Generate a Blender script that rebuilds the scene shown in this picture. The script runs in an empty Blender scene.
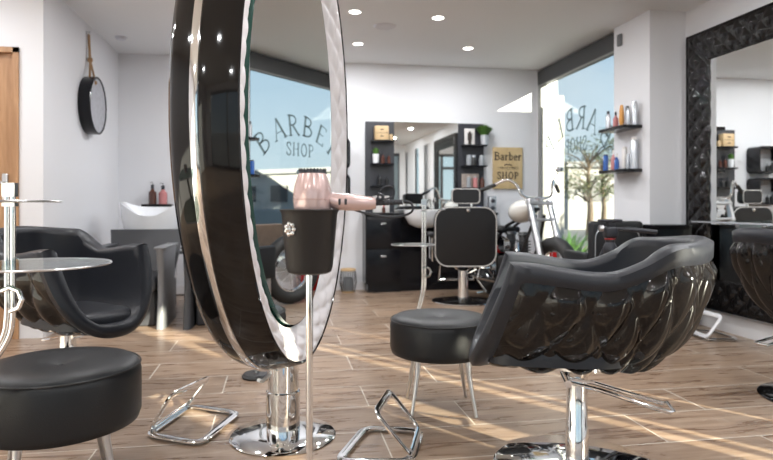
import bpy, bmesh, math, random
from mathutils import Vector, Matrix
random.seed(7)
PI = math.pi
SC = bpy.context.scene
COL = SC.collection

# ---------------------------------------------------------------- camera, world, sun, exposure
F = 611.0; HZ = 205.0; HC = 1.02; YAW = math.radians(10)
cs, sn = math.cos(YAW), math.sin(YAW)
cam_d = bpy.data.cameras.new('camera'); cam = bpy.data.objects.new('camera', cam_d); COL.objects.link(cam)
cam.location = (0, 0, HC); cam.rotation_euler = (PI/2, 0, -YAW)
cam_d.sensor_width = 36; cam_d.lens = F/773*36; cam_d.shift_y = -25/773
cam_d.clip_start = .05; cam_d.clip_end = 300
cam_d.dof.use_dof = True; cam_d.dof.focus_distance = 2.2; cam_d.dof.aperture_fstop = 3.2
SC.camera = cam
SC.view_settings.view_transform = 'Standard'; SC.view_settings.look = 'None'
SC.view_settings.gamma = 1; SC.view_settings.use_curve_mapping = False
SC.view_settings.exposure = 0.50
SC.cycles.use_denoising = True
SC.cycles.max_bounces = 10; SC.cycles.diffuse_bounces = 5; SC.cycles.glossy_bounces = 6
SC.cycles.transparent_max_bounces = 12; SC.cycles.sample_clamp_indirect = 6
SC.cycles.caustics_reflective = False; SC.cycles.caustics_refractive = False

w = bpy.data.worlds.new('sky'); SC.world = w; w.use_nodes = True
nt = w.node_tree; nt.nodes.clear()
wo = nt.nodes.new('ShaderNodeOutputWorld'); bg = nt.nodes.new('ShaderNodeBackground')
tc = nt.nodes.new('ShaderNodeTexCoord'); sp = nt.nodes.new('ShaderNodeSeparateXYZ')
cr = nt.nodes.new('ShaderNodeValToRGB'); nz = nt.nodes.new('ShaderNodeTexNoise')
mx = nt.nodes.new('ShaderNodeMixRGB'); cl = nt.nodes.new('ShaderNodeValToRGB')
nt.links.new(tc.outputs['Generated'], sp.inputs[0]); nt.links.new(sp.outputs['Z'], cr.inputs[0])
cr.color_ramp.elements[0].position = 0.0; cr.color_ramp.elements[0].color = (.66, .76, .83, 1)
cr.color_ramp.elements[1].position = .5; cr.color_ramp.elements[1].color = (.26, .46, .74, 1)
nz.inputs['Scale'].default_value = 3.0; nz.inputs['Detail'].default_value = 5
nt.links.new(tc.outputs['Generated'], nz.inputs['Vector'])
cl.color_ramp.elements[0].position = .5; cl.color_ramp.elements[0].color = (0, 0, 0, 1)
cl.color_ramp.elements[1].position = .75; cl.color_ramp.elements[1].color = (.7, .7, .7, 1)
nt.links.new(nz.outputs[0], cl.inputs[0]); nt.links.new(cl.outputs[0], mx.inputs[0])
nt.links.new(cr.outputs[0], mx.inputs[1]); mx.inputs[2].default_value = (.9, .92, .94, 1)
nt.links.new(mx.outputs[0], bg.inputs[0]); bg.inputs[1].default_value = 0.85
nt.links.new(bg.outputs[0], wo.inputs[0])

SUN_EL = math.radians(17)
sd = Vector((.59*math.cos(SUN_EL)/1.002, -.81*math.cos(SUN_EL)/1.002, math.sin(SUN_EL)))   # towards the sun
sl = bpy.data.lights.new('sun', 'SUN'); sl.energy = 17.0; sl.angle = math.radians(.6); sl.color = (1, .88, .72)
so = bpy.data.objects.new('sun', sl); COL.objects.link(so)
so.rotation_euler = sd.to_track_quat('Z', 'Y').to_euler()
LAMP_W = 10.5

# ---------------------------------------------------------------- materials
def mat(name, col, rough=.5, metal=0., coat=0., spec=.5, emit=None, est=1., bump=None, var=None, alpha=None):
    m = bpy.data.materials.new(name); m.use_nodes = True
    n = m.node_tree; b = n.nodes['Principled BSDF']
    b.inputs['Base Color'].default_value = (*col, 1); b.inputs['Roughness'].default_value = rough
    b.inputs['Metallic'].default_value = metal; b.inputs['Coat Weight'].default_value = coat
    b.inputs['Coat Roughness'].default_value = .03
    b.inputs['Specular IOR Level'].default_value = spec
    if emit: b.inputs['Emission Color'].default_value = (*emit, 1); b.inputs['Emission Strength'].default_value = est
    t = n.nodes.new('ShaderNodeTexCoord')
    if var:      # (scale, amount): gentle procedural mottling of the colour
        z = n.nodes.new('ShaderNodeTexNoise'); z.inputs['Scale'].default_value = var[0]; z.inputs['Detail'].default_value = 4
        n.links.new(t.outputs['Object'], z.inputs['Vector'])
        x = n.nodes.new('ShaderNodeMixRGB'); x.inputs[1].default_value = (*[c*(1-var[1]) for c in col], 1)
        x.inputs[2].default_value = (*[min(1, c*(1+var[1])) for c in col], 1)
        n.links.new(z.outputs[0], x.inputs[0]); n.links.new(x.outputs[0], b.inputs['Base Color'])
    if bump:     # (scale, strength)
        z = n.nodes.new('ShaderNodeTexNoise'); z.inputs['Scale'].default_value = bump[0]; z.inputs['Detail'].default_value = 3
        n.links.new(t.outputs['Object'], z.inputs['Vector'])
        u = n.nodes.new('ShaderNodeBump'); u.inputs['Strength'].default_value = bump[1]; u.inputs['Distance'].default_value = .002
        n.links.new(z.outputs[0], u.inputs['Height']); n.links.new(u.outputs[0], b.inputs['Normal'])
    return m

def wood(name, c1, c2, scale=(1, 12, 12), rough=.45):
    m = mat(name, c1, rough); n = m.node_tree; b = n.nodes['Principled BSDF']
    t = n.nodes.new('ShaderNodeTexCoord'); mp = n.nodes.new('ShaderNodeMapping'); mp.inputs['Scale'].default_value = scale
    z = n.nodes.new('ShaderNodeTexNoise'); z.inputs['Scale'].default_value = 3; z.inputs['Detail'].default_value = 8; z.inputs['Distortion'].default_value = .6
    r = n.nodes.new('ShaderNodeValToRGB'); r.color_ramp.elements[0].position = .3; r.color_ramp.elements[1].position = .7
    r.color_ramp.elements[0].color = (*c1, 1); r.color_ramp.elements[1].color = (*c2, 1)
    n.links.new(t.outputs['Object'], mp.inputs[0]); n.links.new(mp.outputs[0], z.inputs['Vector'])
    n.links.new(z.outputs[0], r.inputs[0]); n.links.new(r.outputs[0], b.inputs['Base Color'])
    return m

def floor_mat():
    m = mat('wood_look_tile', (.4, .27, .18), .22); n = m.node_tree; b = n.nodes['Principled BSDF']
    t = n.nodes.new('ShaderNodeTexCoord')
    br = n.nodes.new('ShaderNodeTexBrick'); br.offset = .627; br.offset_frequency = 2
    br.inputs['Color1'].default_value = (0, 0, 0, 1); br.inputs['Color2'].default_value = (1, 1, 1, 1)
    br.inputs['Mortar'].default_value = (.5, .5, .5, 1)
    br.inputs['Scale'].default_value = 1; br.inputs['Brick Width'].default_value = 1.2; br.inputs['Row Height'].default_value = .347
    br.inputs['Mortar Size'].default_value = .0035; br.inputs['Mortar Smooth'].default_value = .2; br.inputs['Bias'].default_value = 0
    m0 = n.nodes.new('ShaderNodeMapping'); m0.inputs['Location'].default_value = (-.451, .053, 0)
    n.links.new(t.outputs['Object'], m0.inputs[0]); n.links.new(m0.outputs[0], br.inputs['Vector'])
    mp = n.nodes.new('ShaderNodeMapping'); mp.inputs['Scale'].default_value = (1.3, 9, 1)
    n.links.new(t.outputs['Object'], mp.inputs[0])
    ad = n.nodes.new('ShaderNodeVectorMath'); ad.operation = 'ADD'     # each plank starts its own grain
    sc = n.nodes.new('ShaderNodeVectorMath'); sc.operation = 'SCALE'; sc.inputs['Scale'].default_value = 17
    n.links.new(br.outputs['Color'], sc.inputs[0]); n.links.new(mp.outputs[0], ad.inputs[0]); n.links.new(sc.outputs[0], ad.inputs[1])
    z = n.nodes.new('ShaderNodeTexNoise'); z.inputs['Scale'].default_value = 2.2; z.inputs['Detail'].default_value = 9
    z.inputs['Roughness'].default_value = .62; z.inputs['Distortion'].default_value = .9
    n.links.new(ad.outputs[0], z.inputs['Vector'])
    r = n.nodes.new('ShaderNodeValToRGB'); e = r.color_ramp.elements
    e[0].position = .28; e[0].color = (.16, .095, .06, 1); e[1].position = .72; e[1].color = (.43, .32, .235, 1)
    q = r.color_ramp.elements.new(.5); q.color = (.30, .205, .14, 1)
    n.links.new(z.outputs[0], r.inputs[0])
    hs = n.nodes.new('ShaderNodeHueSaturation'); mr = n.nodes.new('ShaderNodeMapRange')
    mr.inputs['To Min'].default_value = .86; mr.inputs['To Max'].default_value = 1.16
    n.links.new(br.outputs['Color'], mr.inputs[0]); n.links.new(mr.outputs[0], hs.inputs['Value']); n.links.new(r.outputs[0], hs.inputs['Color'])
    x = n.nodes.new('ShaderNodeMixRGB'); x.inputs[2].default_value = (.66, .60, .52, 1)
    n.links.new(br.outputs['Fac'], x.inputs[0]); n.links.new(hs.outputs[0], x.inputs[1]); n.links.new(x.outputs[0], b.inputs['Base Color'])
    rr = n.nodes.new('ShaderNodeMapRange'); rr.inputs['To Min'].default_value = .2; rr.inputs['To Max'].default_value = .38
    n.links.new(z.outputs[0], rr.inputs[0]); n.links.new(rr.outputs[0], b.inputs['Roughness'])
    bu = n.nodes.new('ShaderNodeBump'); bu.inputs['Strength'].default_value = .25; bu.inputs['Distance'].default_value = .002
    iv = n.nodes.new('ShaderNodeMath'); iv.operation = 'SUBTRACT'; iv.inputs[0].default_value = 1
    n.links.new(br.outputs['Fac'], iv.inputs[1]); n.links.new(iv.outputs[0], bu.inputs['Height']); n.links.new(bu.outputs[0], b.inputs['Normal'])
    return m

def glass(name, tint=(.93, .97, .96), refl=.08):
    m = bpy.data.materials.new(name); m.use_nodes = True; n = m.node_tree; n.nodes.clear()
    o = n.nodes.new('ShaderNodeOutputMaterial'); x = n.nodes.new('ShaderNodeMixShader')
    a = n.nodes.new('ShaderNodeBsdfTransparent'); a.inputs[0].default_value = (*tint, 1)
    g = n.nodes.new('ShaderNodeBsdfGlossy'); g.inputs['Roughness'].default_value = .01
    f = n.nodes.new('ShaderNodeLayerWeight'); f.inputs[0].default_value = .5      # works from both faces of the pane
    pw = n.nodes.new('ShaderNodeMath'); pw.operation = 'POWER'; pw.inputs[1].default_value = 4
    ma = n.nodes.new('ShaderNodeMath'); ma.operation = 'MULTIPLY_ADD'; ma.inputs[1].default_value = .7; ma.inputs[2].default_value = .03
    n.links.new(f.outputs['Facing'], pw.inputs[0]); n.links.new(pw.outputs[0], ma.inputs[0])
    n.links.new(ma.outputs[0], x.inputs[0]); n.links.new(a.outputs[0], x.inputs[1]); n.links.new(g.outputs[0], x.inputs[2])
    n.links.new(x.outputs[0], o.inputs[0]); return m

WALL = mat('white_paint', (.78, .79, .82), .6, bump=(60, .08)); CEIL = mat('ceiling_paint', (.76, .77, .78), .7, bump=(50, .05))
BASEB = mat('skirting_white', (.78, .78, .80), .35, bump=(20, .02)); FLOOR = floor_mat()
CHROME = mat('chrome', (.86, .87, .88), .06, 1.0, var=(3, .03)); STEEL = mat('brushed_steel', (.62, .63, .65), .28, 1.0, bump=(90, .1))
GLOSS = mat('gloss_black', (.008, .007, .007), .06, spec=.38, var=(2, .2))
LEATHER = mat('black_leather', (.013, .014, .016), .42, spec=.35, bump=(260, .35))
LEATHG = mat('graphite_leather', (.017, .019, .025), .40, spec=.4, bump=(260, .3))
MATTE = mat('matte_black', (.014, .014, .015), .38, bump=(200, .2)); DARKP = mat('charcoal_panel', (.035, .037, .045), .3, bump=(40, .05))
LACQ = mat('black_lacquer', (.006, .006, .008), .18, spec=.3, var=(4, .2)); RUBBER = mat('black_rubber', (.02, .02, .02), .65, bump=(120, .3))
WLEA = mat('white_leather', (.80, .77, .78), .32, bump=(220, .12)); CERAM = mat('white_ceramic', (.80, .82, .85), .12, coat=.5, var=(3, .02))
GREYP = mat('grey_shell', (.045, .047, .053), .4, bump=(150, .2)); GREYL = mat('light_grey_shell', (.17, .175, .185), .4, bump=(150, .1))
MIRR = mat('mirror_silver', (.90, .92, .91), .005, 1.0, var=(1, .005)); GREEN = mat('green_glass_edge', (.01, .07, .05), .15, coat=.5, var=(8, .2))
GREYM = mat('anthracite_aluminium', (.05, .052, .055), .4, bump=(80, .1)); BEIGE = mat('pale_aluminium', (.24, .245, .24), .4, bump=(80, .1))
OAK = wood('oak_door', (.36, .19, .09), (.50, .29, .15), (10, 10, 1)); PLY = wood('pale_wood', (.52, .36, .19), (.68, .50, .29), (6, 6, 1))
BOARD = wood('sign_wood', (.50, .36, .18), (.64, .49, .27), (3, 3, 1.2)); INK = mat('printed_ink', (.04, .03, .025), .6, var=(20, .3))
ROSE = mat('rose_gold_plastic', (.64, .47, .45), .24, .35, coat=.5, var=(5, .05)); PLAST = mat('dark_plastic', (.02, .022, .03), .45, bump=(100, .2))
ROPE = mat('jute_rope', (.33, .20, .10), .8, bump=(300, .8)); LEAF = mat('leaf_green', (.07, .17, .03), .5, var=(30, .5))
LEAFD = mat('dark_leaf', (.045, .06, .02), .6, var=(3, .5)); TRUNK = mat('bark', (.12, .09, .06), .8, bump=(30, .6))
VINYL = mat('window_lettering', (.16, .24, .26), .5, var=(10, .1)); GLASS = glass('window_glass'); TGLASS = glass('tray_glass', (.62, .72, .70))
PAPER = mat('paper_white', (.72, .70, .68), .6, var=(30, .08)); TANKP = mat('cream_tank_paint', (.75, .74, .70), .2, coat=.8, var=(3, .03))
BROWN = mat('brown_bottle', (.09, .03, .02), .12, coat=.4, var=(6, .2)); PINK = mat('pink_bottle', (.55, .22, .22), .25, var=(6, .1))
BLUE = mat('blue_bottle', (.02, .10, .38), .2, coat=.3, var=(6, .15)); ORANGE = mat('orange_bottle', (.72, .33, .07), .25, var=(6, .1))
SILV = mat('silver_bottle', (.55, .58, .62), .25, .6, var=(6, .05)); RED = mat('red_enamel', (.6, .02, .02), .25, coat=.5, var=(6, .1))
CONC = mat('pale_render', (.30, .30, .29), .8, var=(1.5, .08)); ASPH = mat('asphalt', (.16, .16, .16), .8, var=(8, .15))
BRICK = mat('terracotta', (.22, .12, .08), .7, var=(6, .3)); SLATE = mat('grey_cladding', (.17, .18, .19), .6, var=(2, .15))
LAMPM = mat('lamp_glow', (1, 1, 1), .5, emit=(1, .96, .88), est=9); FACE = mat('dial_grey', (.42, .43, .47), .4, var=(22, .35))
SKINBR = mat('photo_print', (.40, .34, .30), .5, var=(40, .6)); JARG = mat('jar_glass', (.30, .32, .34), .1, var=(8, .1))

# ---------------------------------------------------------------- helpers
def C(px, py, d):                     # a picture point at depth d -> place in the room
    X = (px-386.5)/F*d
    return Vector((X*cs+d*sn, -X*sn+d*cs, HC-(py-HZ)/F*d))
def onwall_y(px, y):                  # x where the sight line through column px meets the plane y
    o = (px-386.5)/F; d = y/(cs-o*sn); return o*d*cs+d*sn
def zat(px, py, y):
    o = (px-386.5)/F; d = y/(cs-o*sn); return HC-(py-HZ)/F*d

class G:
    def __init__(s): s.v = []; s.f = []
    def add(s, vs, fs):
        k = len(s.v); s.v += [tuple(v) for v in vs]; s.f += [tuple(i+k for i in f) for f in fs]; return s
    def box(s, x0, x1, y0, y1, z0, z1):
        v = [(x0,y0,z0),(x1,y0,z0),(x1,y1,z0),(x0,y1,z0),(x0,y0,z1),(x1,y0,z1),(x1,y1,z1),(x0,y1,z1)]
        return s.add(v, [(3,2,1,0),(4,5,6,7),(0,1,5,4),(1,2,6,5),(2,3,7,6),(3,0,4,7)])
    def rbox(s, x0, x1, y0, y1, z0, z1, r=.01, seg=3):
        b = bmesh.new(); bmesh.ops.create_cube(b, size=1)
        for v in b.verts: v.co = Vector(((x0+x1)/2+v.co.x*(x1-x0), (y0+y1)/2+v.co.y*(y1-y0), (z0+z1)/2+v.co.z*(z1-z0)))
        bmesh.ops.bevel(b, geom=b.edges[:], offset=r, segments=seg, profile=.5, affect='EDGES')
        b.verts.index_update()
        s.add([v.co[:] for v in b.verts], [tuple(v.index for v in f.verts) for f in b.faces]); b.free(); return s
    def grid(s, fn, nu, nv, cu=False, cv=False):
        mu = nu if cu else nu+1; mv = nv if cv else nv+1
        vs = [fn(i/nu, j/nv) for i in range(mu) for j in range(mv)]
        fs = []
        for i in range(nu):
            for j in range(nv):
                a = i*mv+j; b = ((i+1) % mu)*mv+j; c = ((i+1) % mu)*mv+(j+1) % mv; d = i*mv+(j+1) % mv
                fs.append((a, b, c, d))
        return s.add(vs, fs)
    def lathe(s, prof, seg=32, c=(0, 0, 0), sx=1, sy=1):
        n = len(prof); vs = []; fs = []
        for i in range(seg):
            a = 2*PI*i/seg
            for r, z in prof: vs.append((c[0]+sx*r*math.cos(a), c[1]+sy*r*math.sin(a), c[2]+z))
        for i in range(seg):
            for j in range(n-1):
                fs.append((i*n+j, ((i+1) % seg)*n+j, ((i+1) % seg)*n+j+1, i*n+j+1))
        if prof[0][0] > 1e-4: fs.append(tuple(i*n for i in range(seg))[::-1])
        if prof[-1][0] > 1e-4: fs.append(tuple(i*n+n-1 for i in range(seg)))
        return s.add(vs, fs)
    def tube(s, pts, r, seg=10, closed=False, flat=1.0, up=None):
        P = [Vector(p) for p in pts]; n = len(P); vs = []; fs = []
        R = r if isinstance(r, (list, tuple)) else [r]*n
        prevn = None
        for i in range(n):
            if closed: t = P[(i+1) % n]-P[i-1]
            else: t = P[min(i+1, n-1)]-P[max(i-1, 0)]
            t.normalize()
            if up is not None: a = Vector(up)-t*t.dot(Vector(up))
            elif prevn is None:
                a = Vector((0, 0, 1)) if abs(t.z) < .9 else Vector((1, 0, 0)); a = a-t*t.dot(a)
            else: a = prevn-t*t.dot(prevn)
            a.normalize(); prevn = a; b = t.cross(a)
            for k in range(seg):
                q = 2*PI*k/seg+PI/seg; vs.append(P[i]+(a*math.cos(q)*flat+b*math.sin(q))*R[i])
        m = n if closed else n-1
        for i in range(m):
            for k in range(seg):
                fs.append((i*seg+k, i*seg+(k+1) % seg, ((i+1) % n)*seg+(k+1) % seg, ((i+1) % n)*seg+k))
        if not closed: fs.append(tuple(range(seg))[::-1]); fs.append(tuple((n-1)*seg+k for k in range(seg)))
        return s.add(vs, fs)
    def ball(s, c, r, seg=12, sz=1.):
        return s.lathe([(max(1e-5, r*math.sin(PI*k/8)), -r*sz*math.cos(PI*k/8)) for k in range(9)], seg, c)
    def extr(s, poly, z0, z1):           # polygon in xy
        n = len(poly); vs = [(x, y, z0) for x, y in poly]+[(x, y, z1) for x, y in poly]
        return s.add(vs, [tuple(range(n))[::-1], tuple(range(n, 2*n))]+[(i, (i+1) % n, n+(i+1) % n, n+i) for i in range(n)])
    def xf(s, M):
        s.v = [tuple(M @ Vector(v)) for v in s.v]; return s

def mesh(name, g, m, sharp=38):
    me = bpy.data.meshes.new(name); b = bmesh.new()
    vs = [b.verts.new(v) for v in g.v]
    for f in g.f:
        try: b.faces.new([vs[i] for i in f])
        except ValueError: pass
    bmesh.ops.remove_doubles(b, verts=b.verts[:], dist=1e-5)
    bmesh.ops.recalc_face_normals(b, faces=b.faces[:])
    for f in b.faces: f.smooth = True
    for e in b.edges:
        if len(e.link_faces) == 2 and e.calc_face_angle(0) > math.radians(sharp): e.smooth = False
    b.to_mesh(me); b.free(); me.materials.append(m); return me
def part(name, g, m, parent=None, label=None, kind=None, sharp=38):
    o = bpy.data.objects.new(name, mesh(name, g, m, sharp)); COL.objects.link(o)
    if parent: o.parent = parent
    if label: o['label'] = label
    if kind: o['kind'] = kind
    return o
def thing(name, label, cat, loc=(0, 0, 0), rz=0, group=None):
    o = bpy.data.objects.new(name, None); COL.objects.link(o); o.location = loc; o.rotation_euler = (0, 0, rz)
    o.empty_display_size = .1
    o['label'] = label; o['category'] = cat
    if group: o['group'] = group
    return o
def solo(name, g, m, label, cat, group=None, loc=(0, 0, 0), rz=0, kind=None):
    o = part(name, g, m); o['label'] = label; o['category'] = cat; o.location = loc; o.rotation_euler = (0, 0, rz)
    if group: o['group'] = group
    if kind: o['kind'] = kind
    return o
def struct(name, g, m, parent=None):
    o = part(name, g, m, parent)
    if not parent: o['kind'] = 'structure'
    return o
def dup(root, loc, rz, label, group=None):
    kids = {}
    for o in bpy.data.objects: 
        if o.parent: kids.setdefault(o.parent, []).append(o)
    def cp(o, par):
        c = o.copy(); COL.objects.link(c)
        if par: c.parent = par
        for k in kids.get(o, []): cp(k, c)
        return c
    r = cp(root, None); r.location = loc; r.rotation_euler = (0, 0, rz); r['label'] = label
    if group: r['group'] = group
    return r
def arc(c, r, a0, a1, n=8):
    return [(c[0]+r*math.cos(a0+(a1-a0)*i/n), c[1]+r*math.sin(a0+(a1-a0)*i/n)) for i in range(n+1)]
def rrect(w, h, r, n=5):               # rounded rectangle loop centred on 0
    return (arc((w/2-r, h/2-r), r, 0, PI/2, n)+arc((-w/2+r, h/2-r), r, PI/2, PI, n)
            + arc((-w/2+r, -h/2+r), r, PI, 1.5*PI, n)+arc((w/2-r, -h/2+r), r, 1.5*PI, 2*PI, n))
def catmull(P, n=6):
    P = [Vector(p) for p in P]; Q = [P[0]]+P+[P[-1]]; out = []
    for i in range(1, len(Q)-2):
        for k in range(n):
            t = k/n; a, b, c, d = Q[i-1], Q[i], Q[i+1], Q[i+2]
            out.append(.5*((2*b)+(c-a)*t+(2*a-5*b+4*c-d)*t*t+(3*b-a-3*c+d)*t**3))
    out.append(P[-1]); return out

# ---------------------------------------------------------------- room shell
ZC = 2.73
struct('floor', G().box(-3.7, 3.7, -2.7, 7.45, -.08, 0), FLOOR)
struct('ceiling', G().box(-3.7, 3.7, -2.7, 7.45, ZC, ZC+.12), CEIL)
struct('wall_back', G().box(-1.92, 3.5, 7.31, 7.45, 0, ZC), WALL)
struct('wall_left', G().box(-1.92, -1.78, 5.09, 7.31, 0, ZC), WALL)
struct('wall_door', G().box(-3.7, -2.98, 5.09, 5.2, 0, ZC).box(-1.95, -1.92, 5.09, 5.2, 0, ZC).box(-2.98, -1.95, 5.09, 5.2, 2.22, ZC).box(-1.96, -1.78, 5.075, 5.09, 0, ZC), WALL)
struct('wall_side', G().box(-3.7, -3.6, -2.6, 5.09, 0, ZC), WALL)
# right wall: narrow added window slots that throw sun streaks on the floor
sun_slots = [(-2.44, -2.24), (-1.25, -.82), (-.22, -.05), (.0, .12), (.26, .31), (.74, .83)]
g = G(); y = -2.6
for a, b in sun_slots:
    g.box(3.55, 3.575, y, a, 0, ZC); g.box(3.55, 3.575, a, b, 0, .12); g.box(3.55, 3.575, a, b, 2.5, ZC); y = b
g.box(3.55, 3.575, y, 1.0, 0, ZC); g.box(3.55, 3.7, 1.0, 4.87, 0, ZC)
struct('wall_right', g, WALL)
for i, (a, b) in enumerate(sun_slots):
    wn = struct('window_%d' % (i+2), G().box(3.575, 3.59, a-.02, a, .1, 2.52).box(3.575, 3.59, b, b+.02, .1, 2.52), GREYM)  # frames of the added openings that let the sun in
    part('pane', G().box(3.578, 3.584, a, b, .12, 2.5), GLASS, wn)
struct('pillar_right', G().box(3.2, 3.7, 4.87, 5.45, 0, ZC), WALL)
struct('wall_window', G().box(3.26, 3.5, 5.45, 7.31, 0, .3).box(3.24, 3.5, 7.29, 7.31, .3, ZC).box(3.32, 3.5, 5.45, 7.31, 2.70, ZC), WALL)
struct('trim_1', G().box(3.55-.014, 3.55, .9, 4.87, 0, .14), BASEB)
struct('trim_2', G().box(-1.78, onwall_y(365, 7.3), 7.296, 7.31, 0, .10).box(onwall_y(498, 7.3), 3.32, 7.296, 7.31, 0, .10), BASEB)
struct('trim_3', G().box(-1.78, -1.766, 5.09, 7.30, 0, .10), BASEB)
wn = struct('window_1', G().box(3.23, 3.33, 5.45, 7.29, 2.53, 2.705).box(3.24, 3.32, 5.45, 5.50, .3, 2.53).box(3.24, 3.32, 5.5, 7.20, .3, .36), GREYM)
part('jamb_strip', G().box(3.235, 3.32, 7.20, 7.29, .3, 2.53).box(3.225, 3.24, 5.45, 7.2, 2.515, 2.53), BEIGE, wn)
part('pane', G().box(3.285, 3.293, 5.5, 7.20, .36, 2.53), GLASS, wn)
# front of the shop behind the viewpoint
g = G().box(-3.7, -3.1, -2.75, -2.6, 0, ZC).box(-3.1, 3.4, -2.75, -2.6, 2.5, ZC).box(3.4, 3.7, -2.75, -2.6, 0, ZC)
struct('wall_front', g, WALL)
xs = [-3.1, -1.6, 0.2, 1.3, 2.4, 3.4]
wf = G()
for x in xs: wf.box(x-.035, x+.035, -2.72, -2.64, 0, 2.5)
wf.box(-3.1, 3.4, -2.72, -2.64, 0, .1).box(-3.1, 3.4, -2.72, -2.64, 2.42, 2.5).box(1.3, 2.4, -2.72, -2.64, 2.05, 2.13)
wn = struct('window_9', wf, GREYM); part('pane', G().box(-3.1, 3.4, -2.69, -2.683, .1, 2.42), GLASS, wn)

# oak door in the left
dr = struct('door_1', G().box(-2.95, -1.99, 5.10, 5.14, 0, 2.18), OAK)
part('door_frame', G().box(-1.99, -1.95, 5.06, 5.15, 0, 2.22).box(-2.98, -1.95, 5.06, 5.15, 2.18, 2.22).box(-2.98, -2.95, 5.06, 5.15, 0, 2.18), OAK, dr)
hp = G().rbox(-2.075, -2.035, 5.085, 5.10, 1.06, 1.26, .004); hp.tube([(-2.055, 5.09, 1.19), (-2.055, 5.04, 1.19), (-2.07, 5.035, 1.19), (-2.19, 5.035, 1.19)], .009)
part('handle', hp, STEEL, dr, 'brushed steel lever handle on long plate')

# ---------------------------------------------------------------- ceiling lights
def ceiling_light(x, y, label):
    t = thing('ceiling_light', label, 'ceiling light', (x, y, ZC), 0, 'recessed ceiling spotlights')
    part('trim_ring', G().lathe([(.052, 0), (.062, -.004), (.066, 0), (.052, .002)], 28), BASEB, t)
    part('diffuser', G().lathe([(.0001, -.001), (.05, -.001), (.052, .002)], 28), LAMPM, t)
    l = bpy.data.lights.new('lamp', 'AREA'); l.shape = 'DISK'; l.size = .09; l.energy = LAMP_W; l.color = (.97, .98, 1)
    lo = bpy.data.objects.new('lamp', l); COL.objects.link(lo); lo.parent = t; lo.location = (0, 0, -.006)
def ceil_pt(px, py):
    d = (ZC-HC)*F/(HZ-py); p = C(px, py, d); return p.x, p.y
for px, py, lb in ((355, 12, 'round ceiling spotlight nearest the white rim of the oval mirror'), (358, 44, 'round ceiling spotlight left of and nearest the back wall, behind the speaker'),
                   (438, 18, 'round ceiling spotlight right of the ceiling speaker, in the nearer row'), (468, 48.5, 'round ceiling spotlight closest to the dark window header')):
    x, y = ceil_pt(px, py); ceiling_light(x, y, lb)
k = 0
for x, y in ((-2.6, 3.6), (-2.6, 1.5), (-2.6, -.8), (-1.1, 2.4), (-1.1, .2), (-1.1, -1.6), (.5, 3.6), (.5, 1.4), (.5, -.9), (1.9, 3.9), (1.9, 2.3), (1.9, .5), (1.9, -1.4), (2.9, 3.1), (2.9, 1.2), (2.9, -.8), (-.9, 4.3), (-2.7, 4.5), (.0, 6.4)):  # the pair at the left back is added to brighten that side
    ceiling_light(x, y, 'round ceiling spotlight out of direct view; those at the left back are added to brighten it')
x, y = ceil_pt(385, 26)
solo('ceiling_speaker', G().lathe([(.0001, -.012), (.09, -.012), (.105, -.006), (.11, 0)], 32), mat('speaker_grille', (.60, .60, .63), .6, bump=(400, .5)), 'round white speaker grille in the ceiling between the spotlights', 'speaker', loc=(x, y, ZC))
x, y = ceil_pt(121, 37)
solo('smoke_detector', G().lathe([(.0001, -.03), (.04, -.03), (.055, -.012), (.06, 0)], 28), mat('detector_plastic', (.62, .64, .70), .5, var=(9, .05)), 'small round detector on the ceiling above the rope-hung clock', 'detector', loc=(x, y, ZC))
solo('wall_sensor', G().rbox(3.175, 3.2, 5.30, 5.36, 2.53, 2.64, .005), SLATE, 'small grey box high on the white pillar beside the window header', 'sensor')

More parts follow.
